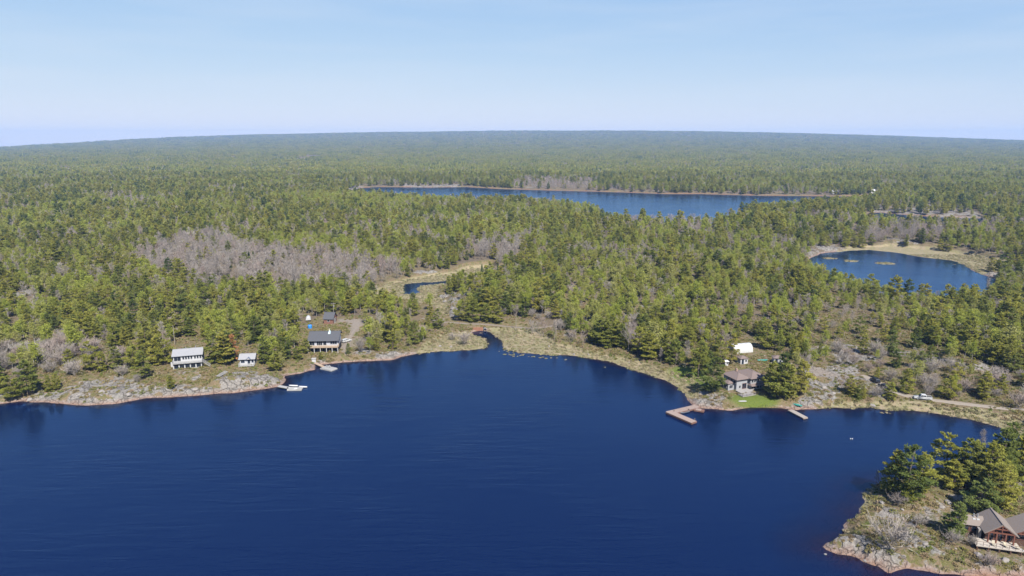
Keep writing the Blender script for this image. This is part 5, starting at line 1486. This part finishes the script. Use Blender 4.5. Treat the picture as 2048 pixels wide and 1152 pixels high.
mesh_obj('pipe', V, F, STEEL, o); MB().cyl((3.2, 2.8, 0.05), .7, .6, 14).build('painted_pipe_shade', PAINTED_SHADE, o)  # near-black plug added to stand for the shade inside the pipe

# ---------------------------------------------------------------- utility poles
def pole(px, py, h, label, arm_=True):
    o = empty('utility_pole', at(px, py), R(10)); tag(o, label, 'pole', None)
    PW = plain('pole_wood', (0.28, 0.245, 0.205), 0.9, 0.15)
    MB().cyl((0, 0, -.5), .15, h + .5, 8, .10).build('post', PW, o)
    if arm_:
        c = MB().box(-1.1, 1.1, -.06, .06, h - .7, h - .55).build('crossarm', PW, o)
        for x in (-1.0, 0.5, 1.0): MB().cyl((x, 0, h - .55), .06, .22, 8).build('insulator', WHITE, c)
        MB().cyl((.32, 0, h - 2.2), .24, .8, 10).build('transformer', STEEL, o)
pole(313, 645, 9, 'utility pole at the woods edge left of the cottage driveway'); pole(350, 690, 9, 'utility pole right behind the white cottage', False)
pole(668, 638, 8.5, 'utility pole beside the small charcoal-roofed garage'); pole(1032, 662, 8.5, 'utility pole in the marsh grass by the causeway track', False)
pole(576, 690, 9.5, 'utility pole in the pines left of the charcoal-roofed house', False); pole(1112, 668, 6, 'pale bare post among grey trees at the marsh edge', False)

# small white floats out on the bay
for k, px in enumerate((1701, 1704.5)):
    o = empty('buoy', W2(px, 878.5)); tag(o, ['left one of two tiny white buoys floating together on the bay', 'right one of two tiny white buoys floating together on the bay'][k], 'buoy', 'buoys on the bay')
    MB().cyl((0, 0, -.15), .12, .4, 10, .2).build('body', WHITE, o); MB().cyl((0, 0, .25), .2, .12, 10, .05).build('cap', WHITE, o)

# cottages across the far lake
def far_cottage(px, py, w, wall, roof, label, rz=0.0):
    x, y = pix(px, py, 3); o = empty('far_cottage', (x, y, max(H(x, y), 0.8)), rz); tag(o, label, 'cottage')
    MB().box(-w / 2, w / 2, 0, 8, -3, 4.0).build('wall', wall, o); gable_roof(o, -w / 2 - .6, w / 2 + .6, -1, 9, 3.8, 4, 6.6, roof)
    for k in range(3): window(o, 'f', (k - 1) * w * .3, 0, 1.4, w * .18, 1.8, TRIM_BLUE)
far_cottage(1673, 387.5, 13, WHITE, ROOF_PALE, 'white cottage on the far shore of the distant lake'); far_cottage(1712, 387, 12, BR, ROOF_DARK, 'reddish cottage on the far shore right of white one', R(15))
far_cottage(1752, 386, 15, plain('pale_wall', (0.6, 0.6, 0.62)), plain('silver_roof', (0.6, 0.6, 0.65)), 'silver-roofed cottage in trees at the right end of the distant lake', R(-20))

# ---------------------------------------------------------------- boulders
def rock_mesh(seed, sub=2):
    import bmesh
    bm = bmesh.new(); bmesh.ops.create_icosphere(bm, subdivisions=sub, radius=1)
    rng = random.Random(seed); pl = [(Vector((rng.gauss(0, 1), rng.gauss(0, 1), rng.gauss(0, 1))).normalized(), rng.uniform(.55, .9)) for _ in range(9)]
    for v in bm.verts:
        for nrm, dd in pl:
            e = v.co.dot(nrm) - dd
            if e > 0: v.co -= nrm * e
        v.co.z = v.co.z * .72
    me = bpy.data.meshes.new('boulder'); bm.to_mesh(me); bm.free(); me.materials.append(STONE_M); return me
STONE_M = plain('granite', (0.235, 0.215, 0.20), 0.92, 0.3, 2.2, bump=0.6)
RM = [rock_mesh(s) for s in (3, 7, 11, 19)]
def boulder(px, py, size, label, k=0, group=None):
    q = at(px, py); o = bpy.data.objects.new('boulder', RM[k % 4]); C.objects.link(o)
    o.location = q + Vector((0, 0, size * .12)); o.scale = (size, size * .8, size * .85); o.rotation_euler = (0, 0, px * 1.7 % 6.28)
    tag(o, label, 'boulder', group)
for i, (px, py, s, lab) in enumerate([
    (1896, 1006, 1.1, 'dark-shadowed boulder on open rock above the small pine near the lodge'), (1884, 1015, .85, 'flat grey boulder just below the dark-shadowed one near the lodge'),
    (1805, 1020, .6, 'lone dark boulder on heath at the middle of the near point'), (1765, 1007, .9, 'rounded boulder under the leftmost pines of the near point'),
    (1687, 1061, .55, 'pale boulder at the left waterline of the near point'), (1651, 1109, .4, 'small white boulder awash off the tip of the near point'),
    (1820, 1094, .7, 'grey boulder left of a cluster in front of the bare bush'), (1831, 1093, .7, 'grey boulder in the cluster right of the bare bush'),
    (1851, 1089, .75, 'grey boulder at the cluster beside the brown heath'), (1857, 1094, .6, 'smaller grey boulder at the right of the cluster'),
    (1730, 1122, .5, 'small boulder at the waterline below the near point'), (1955, 1112, 1.3, 'large pale boulder below the left end of lodge deck'), (1975, 1116, 1.0, 'pale boulder below the middle of lodge deck'),
    (2010, 1122, 1.1, 'pale boulder below the right end of lodge deck'), (532, 762, .6, 'white boulder on the rock shelf below the bunkhouse, left one'), (541, 763, .5, 'white boulder on the rock shelf below the bunkhouse, middle one'), (547, 759, .6, 'white boulder on the rock shelf below the bunkhouse, right one'),
    (60, 800, 1.3, 'grey shoreline boulder beside the leftmost pines'), (205, 785, 1.5, 'large grey boulder on the left rocky shore'), (258, 790, 1.4, 'grey boulder above the dark cleft in the left shore'),
    (390, 780, 1.3, 'grey boulder left of the big bare rock dome'), (1648, 776, 1.2, 'pale boulder on rocks right of the tall pines'), (1668, 788, 1.1, 'pale boulder low on the rocks right of the tall pines'), (1632, 768, 1.0, 'pale boulder high on the rocks right of the tall pines'),
    (1745, 812, 1.1, 'flat boulder at the marsh edge below the dark cars'), (890, 604, 1.6, 'grey boulder beside the beaver pond meadow'), (905, 618, 1.5, 'grey boulder under big dark pines near the meadow'),
    (880, 693, 1.1, 'grey boulder in the grass left of the stream mouth'), (902, 694, .9, 'smaller grey boulder in the grass left of the stream mouth')]):
    boulder(px, py, s, lab, i)

# ---------------------------------------------------------------- trees that stand out
WP = KINDS['pine']
def T(kind, px, py, h, label, var=0, wide=1.0, rz=None):
    pr = {'pine': WP, 'leafy': KINDS['leafy'], 'bare': KINDS['bare'], 'spruce': KINDS['spruce'], 'bush': BUSHES, 'dead': [DEAD_PINE]}[kind]
    pr = pr[var % len(pr)]
    base = {'pine': 11, 'leafy': 9, 'bare': 8.5, 'spruce': 9, 'bush': 3.2, 'dead': 9}[kind]
    name, cat = {'pine': ('pine_tree', 'pine'), 'leafy': ('leafy_tree', 'tree'), 'bare': ('bare_tree', 'tree'), 'spruce': ('spruce_tree', 'spruce'), 'bush': ('bare_bush', 'bush'), 'dead': ('dead_pine', 'pine')}[kind]
    s = h / base
    q = at(px, py)
    copy_plant(name, pr, (q.x, q.y, q.z - 0.1), (px * 0.77 + py * 0.31) % 6.28 if rz is None else rz, (s * wide, s * wide, s), label, cat, None)

for a in [
 ('pine', 1786, 984, 11.5, 'leftmost tall pine of the clump on the near rocky point', 0, 1.0), ('pine', 1812, 994, 13, 'tallest pine in the left clump on the near rocky point', 2, 1.1),
 ('pine', 1838, 990, 11, 'right-hand pine of the left clump on the near rocky point', 1, 1.05), ('pine', 1812, 1003, 6, 'low pine at the front of the left clump, near point', 3, 1.3),
 ('pine', 1888, 962, 13.5, 'pine with the high dark tip, left in the middle clump', 4, 0.95), ('pine', 1918, 968, 13, 'second pine from the left in the middle clump of the point', 2, 1.0),
 ('pine', 1945, 972, 12.5, 'third pine from the left in the middle clump of the point', 0, 1.0), ('pine', 1908, 978, 8, 'dark low pine in front of the middle clump of the point', 5, 1.25),
 ('pine', 1972, 980, 13, 'pine at the right end of the middle clump of the point', 1, 1.0), ('pine', 2002, 958, 14, 'tall pine standing above the middle clump, towards picture edge', 3, 1.15),
 ('pine', 2030, 945, 13.5, 'tall pine at the right picture edge behind the point', 2, 1.1), ('pine', 2052, 965, 13, 'pine cut off by the right picture edge on the point', 0, 1.1),
 ('pine', 1985, 1018, 12, 'broad pine right behind the lodge wing roof', 5, 1.15), ('pine', 1960, 1024, 9, 'low spreading pine at the left corner behind the lodge', 2, 1.3),
 ('pine', 2014, 1010, 11, 'pine at the right behind the lodge ridge', 4, 1.1), ('pine', 1912, 1074, 8.5, 'single small pine left of the lodge deck', 3, 1.2),
 ('bush', 1775, 1100, 6.6, 'large spreading bare bush in the middle of the near point', 0, 1.15), ('bush', 1903, 1088, 2.6, 'dark bare bush under the single small pine', 0, 1.2), ('bush', 1942, 1092, 2.2, 'bare bush against the left side of the lodge deck', 1, 1.1),
 ('bush', 1795, 1012, 2.8, 'grey bare bush at the foot of the left pine clump', 0, 1.2), ('bush', 1840, 1050, 2.2, 'low mauve bush on the open heath of the near point', 1, 1.5), ('bush', 1975, 1132, 2.5, 'low brown bush on rocks below the lodge', 0, 1.3),
 ('bare', 1752, 976, 5, 'thin bare tree at the shore left of the pine clump', 1, 0.8), ('bare', 1962, 918, 9, 'pale bare tree behind the gap in the point pines', 1, 0.8),
 ('pine', 1422, 784, 13, 'big full pine at the left end of the brown-roofed house', 2, 1.0), ('pine', 1396, 752, 14, 'tall pine with visible trunk above the lawn', 4, 1.0), ('pine', 1440, 735, 13, 'tall open pine left of the white arched shelter', 4, 0.9), ('pine', 1462, 728, 12.5, 'tall pine in front of the white arched shelter end', 4, 0.75),
 ('pine', 1541, 789, 12, 'pine nearest the brown-roofed house on its right', 0, 0.95), ('pine', 1556, 795, 12.5, 'second pine right of the brown-roofed house', 2, 1.15), ('pine', 1580, 797, 12, 'third pine right of the brown-roofed house', 5, 1.1),
 ('pine', 1601, 790, 12.5, 'rightmost pine of the group beside the brown-roofed house', 1, 1.05), ('pine', 1566, 772, 13, 'pine at the back of the group beside the brown-roofed house', 3, 1.0),
 ('pine', 1340, 718, 12, 'dark pine at the right end of the cove woods edge', 2, 1.0), ('pine', 1205, 690, 12.5, 'dark layered pine at the marsh edge, left of the pair', 2, 1.15), ('pine', 1236, 696, 12, 'dark layered pine at the marsh edge, right of the pair', 4, 1.05),
 ('pine', 1278, 706, 11.5, 'dark pine right of the tall grey tree at marsh edge', 0, 1.0), ('leafy', 1325, 716, 11, 'bright green leafy tree at the marsh edge', 0, 1.1), ('pine', 1305, 713, 10, 'pine between the leafy tree and the tall grey tree', 5, 1.0),
 ('bare', 1257, 703, 13, 'tall grey bare tree at the marsh edge', 0, 0.9), ('bare', 1370, 735, 11, 'tall pale bare tree left of the big lawn pine', 1, 0.9),
 ('bare', 1066, 668, 9, 'leftmost grey bare tree at the marsh edge', 2, 1.0), ('bare', 1088, 673, 9.5, 'second grey bare tree from the left at the marsh edge', 0, 1.0), ('bare', 1108, 680, 9, 'third grey bare tree from the left at the marsh edge', 1, 1.1), ('bare', 1142, 686, 8.5, 'fourth grey bare tree from the left at the marsh edge', 2, 1.0), ('bare', 1165, 691, 7, 'fifth grey bare tree from the left at the marsh edge', 0, 1.0),
 ('pine', 924, 641, 11, 'leftmost of the big dark pines above the causeway', 2, 1.1), ('pine', 946, 643, 12, 'second of the big dark pines above the causeway', 0, 1.1), ('pine', 972, 644, 9, 'low broad pine in front of the big dark pines, causeway', 5, 1.35), ('pine', 995, 645, 9, 'low broad pine at the right of the causeway pines', 2, 1.3),
 ('pine', 958, 624, 12.5, 'tall pine behind the causeway pines, left one', 4, 1.1), ('pine', 986, 620, 12.5, 'tall pine behind the causeway pines, middle one', 3, 1.1), ('pine', 1010, 630, 12, 'tall pine behind the causeway pines, right one', 1, 1.0),
 ('pine', 898, 588, 11, 'narrow tall pine at the right edge of the meadow, left of two', 3, 0.8), ('pine', 916, 584, 11.5, 'narrow tall pine at the right edge of the meadow, right of two', 1, 0.85), ('pine', 788, 613, 9.5, 'dark pine standing at the left rim of the meadow', 2, 0.9),
 ('bush', 928, 690, 5.0, 'large round grey bush by the stream mouth', 0, 1.1), ('bush', 905, 680, 3.2, 'small grey bush left of the stream mouth', 1, 1.1), ('bush', 845, 672, 4, 'grey bush in the grass below the pines near the shore', 0, 1.0),
 ('spruce', 964, 549, 7.5, 'leftmost narrow spruce at the back of the meadow', 0, 1.0), ('spruce', 974, 552, 8, 'second narrow spruce at the back of the meadow', 1, 1.1), ('spruce', 984, 551, 6.5, 'third narrow spruce at the back of the meadow', 0, 1.0), ('spruce', 996, 552, 8.5, 'fourth narrow spruce at the back of the meadow', 1, 1.0), ('spruce', 1012, 554, 7, 'rightmost narrow spruce at the back of the meadow', 0, 1.2),
 ('spruce', 492, 527, 9, 'left one of three narrow spruces in the grey leafless wood', 0, 0.9), ('spruce', 499, 529, 10, 'middle one of three narrow spruces in the grey leafless wood', 1, 0.9), ('spruce', 508, 528, 9.5, 'right one of three narrow spruces in the grey leafless wood', 0, 0.9), ('spruce', 660, 564, 7, 'lone narrow spruce at the front of the grey leafless wood', 1, 0.9), ('spruce', 416, 487, 9, 'lone narrow spruce at the back of the grey leafless wood', 0, 0.9),
 ('pine', 28, 797, 8.5, 'leftmost pine at the waterline of the rocky left shore', 2, 1.2), ('pine', 56, 787, 12.5, 'tall pine behind the leftmost waterline pine', 0, 1.0), ('pine', 98, 783, 6, 'left of two small pines on the left rocks', 3, 1.0), ('pine', 116, 780, 6.5, 'right of two small pines on the left rocks', 1, 0.9), ('pine', -4, 790, 10, 'pine cut off by the left picture edge on the shore', 1, 1.0),
 ('pine', 290, 758, 11, 'single mid-sized pine on the heath left of the white cottage', 4, 1.0), ('pine', 341, 777, 5, 'small rounded pine on the rocks below the white cottage', 3, 1.3), ('pine', 550, 741, 7.5, 'small dark pine right of the bunkhouse', 2, 1.1), ('pine', 596, 718, 5.5, 'low wide pine below the left end of charcoal-roofed house', 5, 1.6), ('pine', 612, 706, 6.5, 'pine at the left corner of charcoal-roofed house', 2, 1.1), ('pine', 641, 719, 3.2, 'tiny round pine above the small grey dock', 3, 1.3),
 ('pine', 753, 702, 6, 'small round pine right of the charcoal-roofed house', 3, 1.0), ('bush', 722, 706, 5.5, 'grey bare bush between the white car and the shore', 0, 0.9), ('pine', 696, 709, 5, 'small pine below the white parked car', 1, 0.9),
 ('pine', 332, 728, 12, 'dark pine left of the white cottage', 2, 1.0), ('pine', 428, 727, 12, 'dark pine right of the white cottage', 2, 1.1), ('pine', 452, 728, 12.5, 'dark pine between the white cottage and bunkhouse', 0, 1.1), ('dead', 466, 722, 11, 'pine with rust-brown dead needles left of the bunkhouse', 0, 1.0), ('pine', 528, 728, 11.5, 'dark pine right behind the bunkhouse', 5, 1.0),
 ('bare', 108, 736, 10, 'pale grey spreading bare tree in the left brush', 2, 1.15), ('bare', 205, 742, 7.5, 'mauve bare tree right of the pale grey one in brush', 2, 1.1), ('bush', 150, 752, 5, 'reddish bare bush at the front of the left brush', 0, 1.2), ('bush', 245, 752, 3.6, 'bare bush at the right end of the left brush', 1, 1.2), ('bush', 275, 765, 2.6, 'small grey bush beside the single heath pine', 0, 1.0),
 ('pine', 1744, 600, 14, 'tall dark pine on the near bank of the marshy pond, first from left', 2, 1.0), ('pine', 1790, 606, 15, 'tallest pine on the near bank of the marshy pond', 0, 1.05), ('pine', 1813, 608, 14, 'pine right beside the tallest pine on the pond bank', 3, 1.0), ('pine', 1852, 612, 12, 'pine on the pond bank between tall ones and the right end', 5, 1.0), ('pine', 1700, 585, 11, 'pine on the near bank at the left part of the pond', 1, 1.0), ('pine', 1895, 616, 12.5, 'rightmost pine of the pond near bank row', 4, 1.0),
 ('pine', 1690, 495, 9, 'left of three round pines on the far pond rocks', 2, 1.2), ('pine', 1708, 494, 9.5, 'middle of three round pines on the far pond rocks', 5, 1.2), ('pine', 1724, 496, 9, 'right of three round pines on the far pond rocks', 0, 1.1), ('pine', 1812, 494, 10, 'single narrow dark pine behind the pond marsh', 3, 0.9), ('pine', 1882, 502, 9.5, 'left of two dark pines behind the pond marsh', 2, 1.0), ('pine', 1897, 504, 10, 'right of two dark pines behind the pond marsh', 4, 1.0),
 ('pine', 1980, 543, 10, 'pine on the low rock at the right end of the pond', 5, 1.1), ('pine', 2003, 541, 11.5, 'taller pine on the low rock at the right end of the pond', 2, 1.0), ('pine', 2022, 538, 11, 'pine furthest right behind the low pond rock', 0, 1.0),
 ('pine', 1699, 788, 6.5, 'low pine on the shore right of pale rocks', 2, 1.1), ('pine', 1725, 796, 4.8, 'smaller shore pine right of the low pine', 3, 1.0), ('pine', 1782, 801, 6.5, 'wide low pine between the dark cars and the water', 5, 1.35), ('pine', 1810, 786, 9, 'upright pine just above the bend of gravel road', 0, 0.9), ('pine', 1896, 797, 8.5, 'broad pine beside the gravel road behind the pickup', 2, 1.1), ('pine', 1966, 797, 6, 'low dark pine beside the gravel road', 5, 1.3), ('pine', 1754, 757, 4.5, 'small pine over the upper dark car', 3, 1.0),
 ('bare', 1692, 785, 7, 'large mauve bare bush on the slope right of pale rocks', 2, 1.3), ('bare', 1853, 806, 6.5, 'slender whitish bare tree beside the white pickup', 1, 0.7), ('bush', 2035, 818, 5, 'dark bare bush on the gravel road verge at picture edge', 0, 1.0), ('bush', 1930, 785, 4.5, 'mauve bare bush above the gravel road', 1, 1.1), ('bush', 1985, 780, 5.5, 'grey bare bush above the gravel road near picture edge', 0, 1.2), ('bush', 1845, 770, 4, 'bare bush on the slope right above the pickup', 1, 1.2)]:
    T(*a)

# ---------------------------------------------------------------- the woods: the trees that show largest stand singly
MARKS = [(377, 715, 'the white cottage'), (495, 715, 'the small bunkhouse'), (648, 680, 'the charcoal-roofed house'), (657, 640, 'the small charcoal-roofed garage'), (615, 625, 'the wrapped white boat'), (345, 640, 'the cottage driveway'),
 (290, 735, 'the single heath pine'), (108, 712, 'the pale grey spreading tree'), (190, 690, 'the mauve brush on the left'), (10, 700, 'the left picture edge'), (10, 620, 'the left edge above the brush'), (120, 620, 'the reddish left gap'), (230, 600, 'the left front woods'),
 (300, 545, 'the grey wood left end'), (520, 550, 'the grey wood middle'), (740, 552, 'the grey wood right end'), (499, 520, 'the three narrow spruces'), (450, 620, 'the thick bunkhouse woods'), (570, 600, 'the charcoal-roofed house woods'),
 (760, 585, 'the left end of the meadow'), (820, 575, 'the dark beaver pond'), (907, 570, 'the narrow meadow pine pair'), (985, 545, 'the row of narrow spruces'), (780, 650, 'the fresh green stand by the shore'), (880, 660, 'the bend of the causeway track'), (1000, 640, 'the big causeway pines'),
 (1032, 640, 'the pole in the marsh grass'), (1100, 660, 'the grey trees at the marsh edge'), (1220, 675, 'the dark layered pine pair'), (1257, 690, 'the tall grey marsh-edge tree'), (1325, 700, 'the bright leafy marsh-edge tree'), (1396, 725, 'the tall pine above the lawn'),
 (1150, 600, 'the middle of the wooded slope'), (1280, 630, 'the slope above the cove'), (1290, 560, 'the upper slope above the cove'), (1380, 540, 'the far top of the slope'), (1180, 540, 'the narrow spruces woods'), (1400, 620, 'the slope before the shelter'), (1490, 690, 'the white arched shelter'), (1556, 715, 'the grey shed'), (1500, 620, 'the woods above the white shelter'), (1600, 640, 'the woods right of the white shelter'), (1650, 745, 'the gravel clearing'), (1750, 755, 'the upper dark car'),
 (1845, 790, 'the white pickup truck'), (1810, 700, 'the open rocky slope'), (1920, 730, 'the brush above the gravel road'), (2030, 805, 'the road at picture edge'), (1720, 650, 'the bare rock gap'), (1850, 640, 'the woods below the marshy pond'), (1990, 660, 'the right picture edge'), (1640, 560, 'the marshy pond left end'), (1790, 590, 'the marshy pond near bank'), (1960, 590, 'the marshy pond right end')]
def place_phrase(px, py):
    best = min(MARKS, key=lambda m: (m[0] - px) ** 2 + (1.5 * (m[1] - py)) ** 2)
    dx, dy = px - best[0], (py - best[1]) * 1.6
    r = math.hypot(dx, dy)
    way = ('left of' if dx < 0 else 'right of') if abs(dx) > abs(dy) else ('behind' if dy < 0 else 'in front of')
    return ('close ' if r < 26 else 'some way ' if r > 58 else 'just ') + way + ' ' + best[2]
LOOK = {0: ('pine_tree', 'pine', 'olive green pine', 'pine', 11), 1: ('leafy_tree', 'tree', 'fresh green leafy tree', 'leafy', 9), 2: ('bare_tree', 'tree', 'grey leafless tree', 'bare', 8.5), 3: ('bare_bush', 'bush', 'mauve leafless bush', None, 3.2)}
mass = {0: [], 1: [], 2: [], 3: []}
LIMIT = {0: 200, 1: 300, 2: 280, 3: 270}
nx_, ny_, nz_, nk_, nh_, nr_ = (near[k] for k in ('x', 'y', 'z', 'kind', 'h', 'rz'))
ppx, ppy, dep = to_pix(nx_, ny_, nz_)
hp = np.where(nk_ == 3, nh_ * 1.2, nh_)
inview = (ppx > -10) & (ppx < 2058) & (ppy > 0) & (ppy < 1160)
for k in range(4):
    ids = np.where(nk_ == k)[0]
    order = ids[np.argsort(np.where(inview[ids], -hp[ids] / dep[ids], 1))]
    single = [i for i in order[:LIMIT[k]] if inview[i]]
    name, cat, desc, key, base = LOOK[k]
    for i in single:
        pr = (BUSHES if k == 3 else KINDS[key]); pr = pr[int(i) % len(pr)]
        s = float(hp[i]) * (1.25 if k == 3 else 1.0); wd = 0.88 + 0.3 * ((i * 37) % 100) / 100
        ht = s * base
        size = ('tall' if ht > 0.98 * base else 'short' if ht < 0.80 * base else 'mid-sized') if k < 3 else ('big' if s > 1.2 else 'small')
        lab = f'{size} {desc} ' + place_phrase(float(ppx[i]), float(ppy[i]))
        if len(lab.split()) > 15: lab = lab.replace('fresh green leafy', 'green leafy').replace('some way ', '')
        copy_plant(name, pr, (float(nx_[i]), float(ny_[i]), float(nz_[i]) - 0.12), float(nr_[i]), (s * wd, s * wd, s), lab, cat, desc.replace(' bush', ' bushes').replace(' tree', ' trees').replace(' pine', ' pines') + ' standing in the woods')
    ss = set(single); mass[k] = np.array([i for i in ids if i not in ss], int)

def pts_of(dct, ids, sink=0.15): return np.stack([dct['x'][ids], dct['y'][ids], dct['z'][ids] - sink], 1)
for k, nm, lab in ((0, 'pine_woods', 'massed pine woods beyond the singly standing front trees'), (1, 'leafy_woods', 'massed fresh green leafy trees among the pine woods'), (2, 'bare_woods', 'massed grey leafless trees in and beyond the pine woods')):
    ids = mass[k]; key = LOOK[k][3]
    scatter(nm, pts_of(near, ids), near['rz'][ids], near['h'][ids], [p_[2] for p_ in KINDS[key]], lab, 'woods')
    ids = np.where(mid['kind'] == k)[0]
    scatter('distant_' + nm, pts_of(mid, ids), mid['rz'][ids], mid['h'][ids] * 1.05, [p_[2] for p_ in MID[key]], lab.replace('massed', 'distant massed'), 'woods')
    ids = np.where(far['kind'] == k)[0]
    scatter('horizon_' + nm, pts_of(far, ids, 1.0), far['rz'][ids], far['h'][ids], STANDS[k], lab.replace('massed', 'hazy far-off').replace('beyond the singly standing front trees', 'reaching to the horizon'), 'woods')
ids = mass[3]
if len(ids): scatter('brush', pts_of(near, ids), near['rz'][ids], near['h'][ids] * 1.3, [p_[2] for p_ in BUSHES], 'massed leafless brush on the rocky slopes', 'brush')

# ---------------------------------------------------------------- low cover
def low(step, y0, y1, seed):
    rng = np.random.default_rng(seed)
    x, y = jitter(-400, 400, y0, y1, step, rng)
    k = np.abs(x) < 0.78 * y + 12
    x, y = x[k], y[k]
    S = {a: G0.sample(G0.W[a], x, y) for a in ('marsh', 'rock', 'lawn', 'gravel', 'd', 'shore')}
    return rng, x, y, G0.sample(G0.H, x, y), S
rng, x, y, z, S = low(1.3, 115, 430, 5)
PADXY = [(at(px, py), r) for px, py, r in ((377, 728, 8), (495, 727, 5), (648, 695, 10), (657, 645, 6), (1487, 770, 11), (1488, 700, 7), (1488, 727, 3), (1556, 727, 3), (1990, 1080, 11), (693, 684, 4), (620, 652, 3), (617, 638, 4))]
okp = np.ones(len(x), bool)
for q, r_ in PADXY: okp &= np.hypot(x - q.x, y - q.y - r_ * .3) > r_
patch = fbm(x, y, 9, 3, 61)
prob = (0.62 + 0.7 * patch) * (1 - 0.62 * np.clip(S['rock'], 0, 1)) * (1 - S['marsh']) * (1 - S['lawn']) * (1 - S['gravel']) * (1 - S['shore']) * np.where(y > 330, 0.45, 1.0)
k = (S['d'] > 1.2) & okp & off_roads(x, y, 0.8) & (rng.random(len(x)) < prob)
pts = np.stack([x[k], y[k], z[k] - 0.05], 1)
scatter('undergrowth', pts, rng.uniform(0, 6.28, len(pts)), rng.uniform(0.55, 1.25, len(pts)), [h_[0] for h_ in HEATH], 'low olive and brown heath covering ground between the trees', 'undergrowth')
rng, x, y, z, S = low(0.85, 112, 225, 15)
okp = np.ones(len(x), bool)
for q, r_ in PADXY: okp &= np.hypot(x - q.x, y - q.y - r_ * .3) > r_
k = (S['d'] > 0.8) & okp & (x > 55) & (rng.random(len(x)) < (0.25 + 0.9 * fbm(x, y, 5, 3, 64)) * (1 - 0.8 * np.clip(S['rock'], 0, 1) * (fbm(x, y, 7, 2, 65) > -0.1)) * (1 - S['shore']))
pts = np.stack([x[k], y[k], z[k] - 0.05], 1)
scatter('low_heath', pts, rng.uniform(0, 6.28, len(pts)), rng.uniform(0.35, 0.95, len(pts)), [h_[0] for h_ in HEATH], 'low heath matting the near rocky point', 'undergrowth')
rng, x, y, z, S = low(1.25, 115, 560, 6)
k = (S['marsh'] > 0.45) & (S['d'] > -0.4) & off_roads(x, y, 0.5) & (rng.random(len(x)) < 0.55 + 0.5 * fbm(x, y, 14, 3, 62))
pts = np.stack([x[k], y[k], np.maximum(z[k], -0.05)], 1)
scatter('marsh_grass', pts, rng.uniform(0, 6.28, len(pts)), rng.uniform(0.5, 1.1, len(pts)), [h_[0] for h_ in TUFTS], 'straw-coloured marsh grass along the cove and meadow', 'grass')
# reeds standing off the marshy shores
k = (S['d'] < -0.3) & (S['d'] > -7) & (G0.sample(G0.W['marsh'], x, y) >= 0) & (rng.random(len(x)) < np.clip(1.1 * fbm(x, y, 16, 3, 63) - 0.26, 0, 0.5))
nearm = np.zeros(len(x), bool)
for pl in ZONES['marsh'][:4]: nearm |= seg_dist(pl, x, y) < 6
k &= nearm
pts = np.stack([x[k], y[k], 0 * x[k] - 0.05], 1)
if len(pts): scatter('reeds', pts, rng.uniform(0, 6.28, len(pts)), rng.uniform(0.35, 0.8, len(pts)), [h_[0] for h_ in TUFTS], 'thin straw-coloured reeds standing in the shallows', 'reeds')
print('near', len(nx_), 'mid', len(mid['x']), 'far', len(far['x']))

# loose stones on the bare rock and along the shore
rng, x, y, z, S = low(1.6, 112, 330, 9)
k = (S['d'] > 0.3) & off_roads(x, y, 0.5) & (rng.random(len(x)) < 0.10 * S['rock'] + 0.05 * S['shore'] + 0.015)
pts = np.stack([x[k], y[k], z[k]], 1)
scatter('stones', pts, rng.uniform(0, 6.28, len(pts)), rng.uniform(0.10, 0.42, len(pts)) * (1 + (rng.random(len(pts)) > 0.93) * 0.9), RM, 'loose grey stones scattered over bare rock and shore', 'stones')
